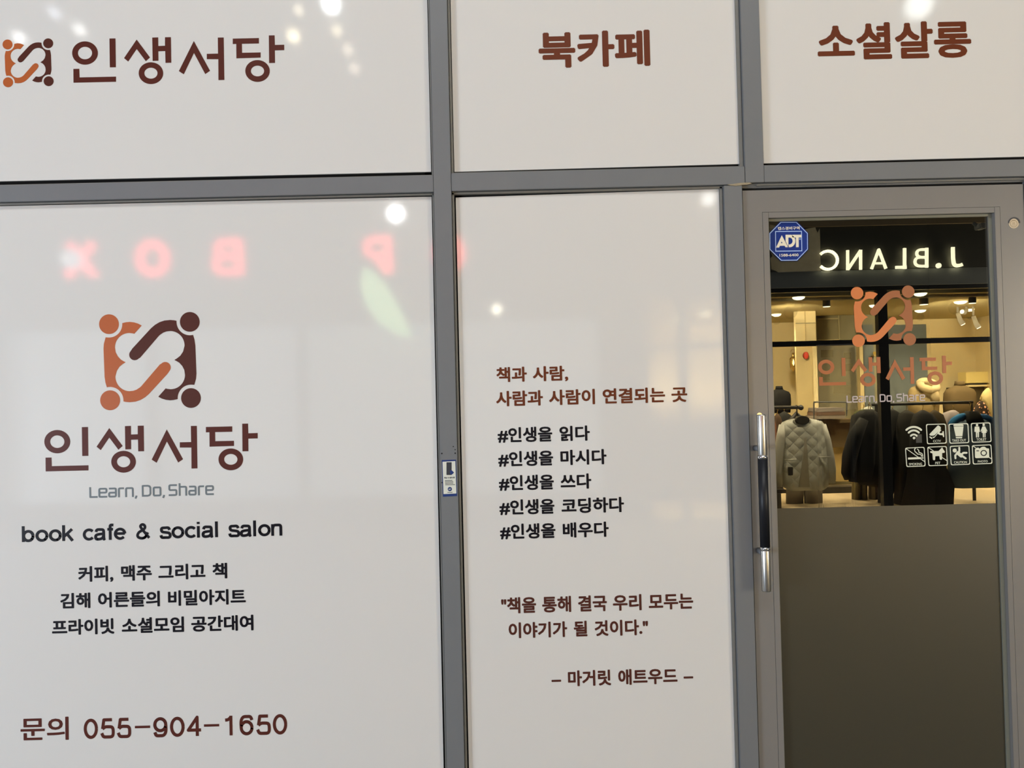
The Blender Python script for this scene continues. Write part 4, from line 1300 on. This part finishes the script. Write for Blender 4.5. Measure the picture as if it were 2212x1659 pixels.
# display table and folded clothes
tb = thing('display_table', 'brown wooden display table in the middle of the clothes shop', 'table', refl(1805, 1010, 10.5))
brownm = principled('brown_board', (0.10, 0.065, 0.022), 0.6, noise=0.2, nscale=5)
slab('top', 1772, 1862, 906, 914, 10.4, 0.7, brownm, None, parent=tb)
slab('front', 1776, 1860, 914, 966, 10.5, 0.05, brownm, None, parent=tb)
slab('plinth', 1780, 1856, 966, 1040, 10.6, 0.05, principled('ochre_plinth', (0.40, 0.29, 0.10), 0.6), None, parent=tb)
fm = principled('dark_steel', (0.05, 0.052, 0.048), 0.5)
fx = thing('sweater_rack', 'slim steel frame around the folded clothes on the table', 'display rack', refl(1795, 906, 10.2))
pts = [refl(x, y, 10.2) for x, y in ((1758, 905), (1758, 868.5), (1829, 868.5), (1829, 899))]
for i in range(3):
    obj('bar', tube([pts[i], pts[i+1]], 0.010, 8), fm, fx)
for i, (y0, y1, l, r, c, lab) in enumerate(((898, 905, 1762, 1826, (0.26, 0.22, 0.17), 'greyish folded sweater at the bottom of the stack on the table'), (890, 897.5, 1766, 1826, (0.16, 0.10, 0.065), 'brown folded sweater in the middle of the stack on the table'), (881, 889.5, 1768, 1824, (0.20, 0.17, 0.14), 'taupe folded sweater on top of the stack on the table'))):
    tag(slab('folded_sweater', l, r, y0, y1, 10.25, 0.4, cloth('folded_cloth', c), None), lab, 'sweater', 'folded sweaters on the display table')
hung('brown_coat', 'brown coat hanging behind the display table', (0.075, 0.045, 0.014), [(890, 1756, 1762, 0.05), (896, 1748, 1772, 0.2), (915, 1742, 1790, 0.3), (1000, 1742, 1800, 0.3)], 11.9, cat='coat')
tag(slab('plinth', 1770, 1850, 1052, 1063, 10.3, 0.2, blackm, None, z0=0.021), 'low dark plinth on the shop floor under the display table', 'plinth')
tag(slab('plinth', 2030, 2180, 1050, 1057, 10.6, 0.2, blackm, None, z0=0.021), 'low dark plinth on the shop floor behind the blue jacket', 'plinth')

# posters inside the cafe door
pm = principled('poster_paper', (0.46, 0.45, 0.44), 0.8, noise=0.1, nscale=4)
po = thing('notice_board', 'pale notice board with pictures seen dimly behind the door glass', 'notice board', at(1806, 886, 0.62))
bm = bmesh.new()
q = [at(x, y, 0.62) for x, y in ((1766, 745), (1848, 742), (1850, 884), (1766, 890))]
f = bm.faces.new([bm.verts.new(p) for p in q])
r = bmesh.ops.extrude_face_region(bm, geom=[f])
bmesh.ops.translate(bm, verts=[v for v in r['geom'] if isinstance(v, bmesh.types.BMVert)], vec=(0, 0.015, 0))
obj('board', bm, pm, po)
for px in (1772, 1844):
    q = at(px, 886, 0.645)
    obj('leg', tube([(q.x, 0.645, q.z+0.2), (q.x, 0.70, 0.0)], 0.012, 8), M['ink'], po)
darkpic = principled('picture_print', (0.16, 0.13, 0.08), 0.8, noise=0.5, nscale=40)
for x0, y0, x1, y1 in ((1773, 756, 1800, 772), (1826, 786, 1842, 802), (1774, 806, 1792, 822), (1800, 832, 1838, 850), (1822, 762, 1838, 776)):
    K = lambda x, y: at(x, y, 0.618)
    flat('picture', [[K(x0, y0), K(x1, y0-0.5), K(x1, y1-0.5), K(x0, y1)]], darkpic, po, 0.001)
l = bpy.data.lights.new('board_fill_light', 'POINT')
l.energy, l.color, l.shadow_soft_size = 5.0, (0.86, 0.92, 1.0), 0.1  # unseen fill added inside so the notice board shows through the glass
o = bpy.data.objects.new('board_fill_light', l)
COL.objects.link(o)
o.location = (1.2, 0.30, 2.6)

# mannequins at the back
def bust(name, label, col, cx, top, T, s=1.0, group=None, scarf=None, bottom=None):
    root = thing(name, label, 'mannequin', refl(cx, 1000, T))
    m = cloth(name+'_cloth', col)
    b = bottom or top+80*s
    obj('garment', body_loft([(top+9*s, cx-9*s, cx+9*s, 0.13), (top+13*s, cx-15*s, cx+15*s, 0.17), (top+18*s, cx-27*s, cx+27*s, 0.22), (top+26*s, cx-32*s, cx+32*s, 0.26), (top+50*s, cx-33*s, cx+33*s, 0.30), (b, cx-31*s, cx+31*s, 0.30)], T, 0.05, 6, 32), m, root, True)
    obj('collar', body_loft([(top, cx-8.5*s, cx+8.5*s, 0.12), (top+5*s, cx-9*s, cx+9*s, 0.13), (top+10*s, cx-10*s, cx+10*s, 0.15)], T), m, root, True)
    if scarf:
        sc_ = cloth('scarf_cloth', scarf, 0.95)
        lp_ = [refl(cx+17*s*math.cos(t), top+14*s+10*s*math.sin(t), T)+Vector((0, 0.12+0.09*math.sin(t), 0)) for t in [math.radians(a_) for a_ in range(-160, 201, 20)]]
        obj('scarf', tube(lp_, 0.055, 12), sc_, root, True)
        obj('scarf_end', tube([refl(cx+6*s, top+24*s, T)+Vector((0, 0.2, 0)), refl(cx+9*s, top+38*s, T)+Vector((0, 0.19, 0)), refl(cx+12*s, top+52*s, T)+Vector((0, 0.17, 0))], [0.05, 0.06, 0.05], 10), sc_, root, True)
    obj('stand', tube([refl(cx, b-2, T), Vector((refl(cx, b, T).x, refl(cx, b, T).y, 0.021))], 0.03, 10), blackm, root)
    return root


bust('black_mannequin', 'mannequin in a black high-necked top under the wall lantern', (0.008, 0.008, 0.008), 1683, 834, 10.9, 0.72)
bust('scarf_mannequin', 'mannequin in a beige fleece with a thick scarf behind the right rack', (0.26, 0.195, 0.085), 1995, 820, 11.0, 0.95, scarf=(0.34, 0.27, 0.14))
bust('brown_mannequin', 'mannequin in a dark brown jacket behind the right rack', (0.085, 0.058, 0.022), 2073, 823, 11.0, 1.0)
hung('cream_blouse', 'cream blouse hanging at the far right edge of the glass', (0.42, 0.34, 0.15), [(838, 2132, 2135, 0.04), (841, 2129, 2138, 0.10), (848, 2124, 2141, 0.2), (862, 2118, 2144, 0.25), (868, 2126, 2145, 0.25), (900, 2130, 2152, 0.25)], 10.8, cat='blouse')
fl = hung('patterned_shirt', 'reddish patterned shirt hanging above the blue jacket', (0.20, 0.09, 0.04), [(866, 2117, 2121, 0.05), (869, 2114, 2125, 0.12), (878, 2108, 2131, 0.22), (893, 2103, 2137, 0.28), (940, 2104, 2142, 0.28)], 10.3, cat='shirt')
m_ = [o_ for o_ in fl.children if o_.name.startswith('body')][0].data.materials[0]
nt = m_.node_tree
vo = nt.nodes.new('ShaderNodeTexVoronoi')
vo.inputs['Scale'].default_value = 26
tc_ = nt.nodes.new('ShaderNodeTexCoord')
nt.links.new(tc_.outputs['Object'], vo.inputs['Vector'])
cr = nt.nodes.new('ShaderNodeValToRGB')
cr.color_ramp.elements[0].position, cr.color_ramp.elements[0].color = 0.30, (0.55, 0.28, 0.16, 1)
cr.color_ramp.elements[1].position, cr.color_ramp.elements[1].color = 0.42, (0.02, 0.012, 0.006, 1)
nt.links.new(vo.outputs['Distance'], cr.inputs['Fac'])
nt.links.new(cr.outputs['Color'], nt.nodes['Principled BSDF'].inputs['Base Color'])

# right rack
GT = 9.35
rk = thing('clothes_rack', 'long black clothes rack across the right half of the shop window', 'rack', refl(1990, 1090, GT))
obj('rail', tube([refl(1884, 874, GT), refl(2101, 869, GT)], 0.020, 12), blackm, rk, True)
for px in (1893, 2098):
    p = refl(px, 873, GT)
    obj('post', tube([p, (p.x, p.y, 0.021)], 0.02, 10), blackm, rk)
obj('foot_bar', tube([Vector((refl(1893, 873, GT).x, refl(1893, 873, GT).y, 0.22)), Vector((refl(2098, 873, GT).x, refl(1893, 873, GT).y, 0.22))], 0.015, 8), blackm, rk)
RACK = [
    ('black padded coat, front left end of the right rack', (0.014, 0.014, 0.012), [(884, 1872, 1880, .1), (888, 1858, 1888, .3), (898, 1842, 1890, .42), (940, 1836, 1888, .46), (1000, 1834, 1886, .46), (1040, 1836, 1878, .44)], ([(1852, 905), (1834, 940), (1822, 985), (1818, 1020), (1822, 1030)], [10, 15, 15, 13, 11]), -0.4, 'coat'),
    ('olive green coat behind the black padded coat', (0.060, 0.068, 0.014), [(884, 1862, 1868, .1), (890, 1848, 1872, .3), (905, 1840, 1874, .4), (1000, 1838, 1870, .4), (1034, 1838, 1868, .4)], None, 0.1, 'coat'),
    ('light grey shirt with pale shoulders, behind the black coat', (0.612, 0.629, 0.561), [(878, 1874, 1880, .1), (883, 1862, 1884, .2), (892, 1854, 1884, .3), (905, 1852, 1882, .3), (960, 1854, 1880, .3)], None, 0.36, 'shirt'),
    ('black long coat next to the padded coat', (0.014, 0.014, 0.012), [(884, 1876, 1884, .1), (892, 1866, 1894, .36), (910, 1862, 1896, .44), (1000, 1860, 1894, .46), (1046, 1858, 1892, .44)], None, -0.14, 'coat'),
    ('very dark brown coat in the right rack', (0.037, 0.027, 0.010), [(884, 1891, 1895, .1), (892, 1886, 1902, .34), (910, 1882, 1904, .42), (1050, 1876, 1900, .44)], None, 0.1, 'coat'),
    ('mauve and navy striped shirt edge in the right rack', (0.204, 0.128, 0.128), [(884, 1902, 1904, .1), (892, 1898, 1908, .3), (940, 1896, 1908, .4), (1062, 1888, 1902, .4)], None, 0.32, 'shirt'),
    ('faded blue denim shirt edge right of the mauve shirt', (0.076, 0.085, 0.145), [(884, 1910, 1912, .1), (892, 1906, 1916, .3), (940, 1904, 1914, .4), (1060, 1894, 1906, .4)], None, 0.60, 'shirt'),
    ('black jacket right of the denim shirt', (0.012, 0.012, 0.010), [(884, 1926, 1930, .1), (894, 1916, 1944, .36), (915, 1910, 1950, .44), (1000, 1908, 1950, .46), (1064, 1906, 1950, .46)], None, 0.1, 'jacket'),
    ('black wool coat in the middle of the right rack', (0.015, 0.014, 0.010), [(886, 1956, 1960, .1), (894, 1944, 1974, .36), (915, 1940, 1980, .44), (1000, 1938, 1982, .48), (1105, 1934, 1988, .5)], None, -0.14, 'coat'),
    ('long black coat behind the pictograms on the right rack', (0.012, 0.012, 0.010), [(886, 1990, 1996, .1), (896, 1976, 2014, .36), (915, 1970, 2026, .46), (1000, 1966, 2036, .5), (1050, 1960, 2058, .52), (1105, 1946, 2056, .52)], None, -0.4, 'coat'),
    ('dark brown jacket half hidden by the grey shirt', (0.034, 0.024, 0.009), [(886, 2016, 2020, .1), (896, 2006, 2034, .36), (915, 2002, 2040, .44), (1000, 2002, 2040, .44), (1050, 2002, 2040, .44)], None, 0.12, 'jacket'),
    ('grey shirt left of the blue jacket', (0.272, 0.238, 0.230), [(886, 2056, 2062, .1), (892, 2040, 2070, .3), (905, 2034, 2064, .4), (980, 2034, 2060, .4)], None, 0.36, 'shirt'),
]
for lab, c, rows, slv, dt, cat in RACK:
    hung('hanging_'+cat, lab, c, rows, GT+dt, 0.10, slv, 'clothes on the right rack', cat)
bt = 9.0
navy = cloth('navy_cloth', (0.10, 0.14, 0.175))
bj = thing('blue_jacket', 'navy jacket with bright blue shoulders at the right end of the rack', 'jacket', refl(2098, 1062, bt))
obj('body', body_loft([(906, 2064, 2132, 0.10), (914, 2054, 2142, 0.15), (940, 2050, 2148, 0.2), (1000, 2050, 2150, 0.22), (1052, 2050, 2152, 0.22)], bt, 0.08, 6, 40), navy, bj, True)
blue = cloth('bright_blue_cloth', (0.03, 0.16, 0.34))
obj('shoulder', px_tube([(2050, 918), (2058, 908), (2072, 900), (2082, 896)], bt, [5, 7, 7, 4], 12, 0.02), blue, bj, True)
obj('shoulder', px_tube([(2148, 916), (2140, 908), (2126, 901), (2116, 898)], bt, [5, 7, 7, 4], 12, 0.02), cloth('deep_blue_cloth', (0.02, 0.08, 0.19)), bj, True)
obj('collar', body_loft([(888, 2086, 2112, 0.1), (900, 2082, 2118, 0.14), (914, 2076, 2124, 0.19)], bt, 0.0), cloth('black_knit', (0.012, 0.012, 0.008)), bj, True)
obj('hanger_hook', px_tube([(2096, 890), (2096, 878), (2098, 872), (2094, 869)], bt, [1.2, 1.2, 1.2, 1.0], 8), goldm, bj)
for i, (l, r) in enumerate(((1842, 1872), (1878, 1904))):
    tp = thing('trousers', ('olive brown trousers below the black padded coat', 'dark brown trousers beside the olive ones on the right rack')[i], 'trousers', refl((l+r)/2, 1180, GT+0.1), 'trousers on the right rack')
    cm_ = cloth('brown_trouser_cloth', ((0.085, 0.062, 0.018), (0.055, 0.038, 0.012))[i])
    for s_ in (-1, 1):
        c_ = (l+r)/2+s_*(r-l)/4
        obj('leg', body_loft([(1030, c_-(r-l)/4, c_+(r-l)/4, 0.12), (1090, c_-(r-l)/4, c_+(r-l)/4, 0.14), (1180, c_-(r-l)/4.4, c_+(r-l)/4.4, 0.14)], GT+0.34, 0.06, 5), cm_, tp, True)

bpy.data.scenes.remove(_ts)
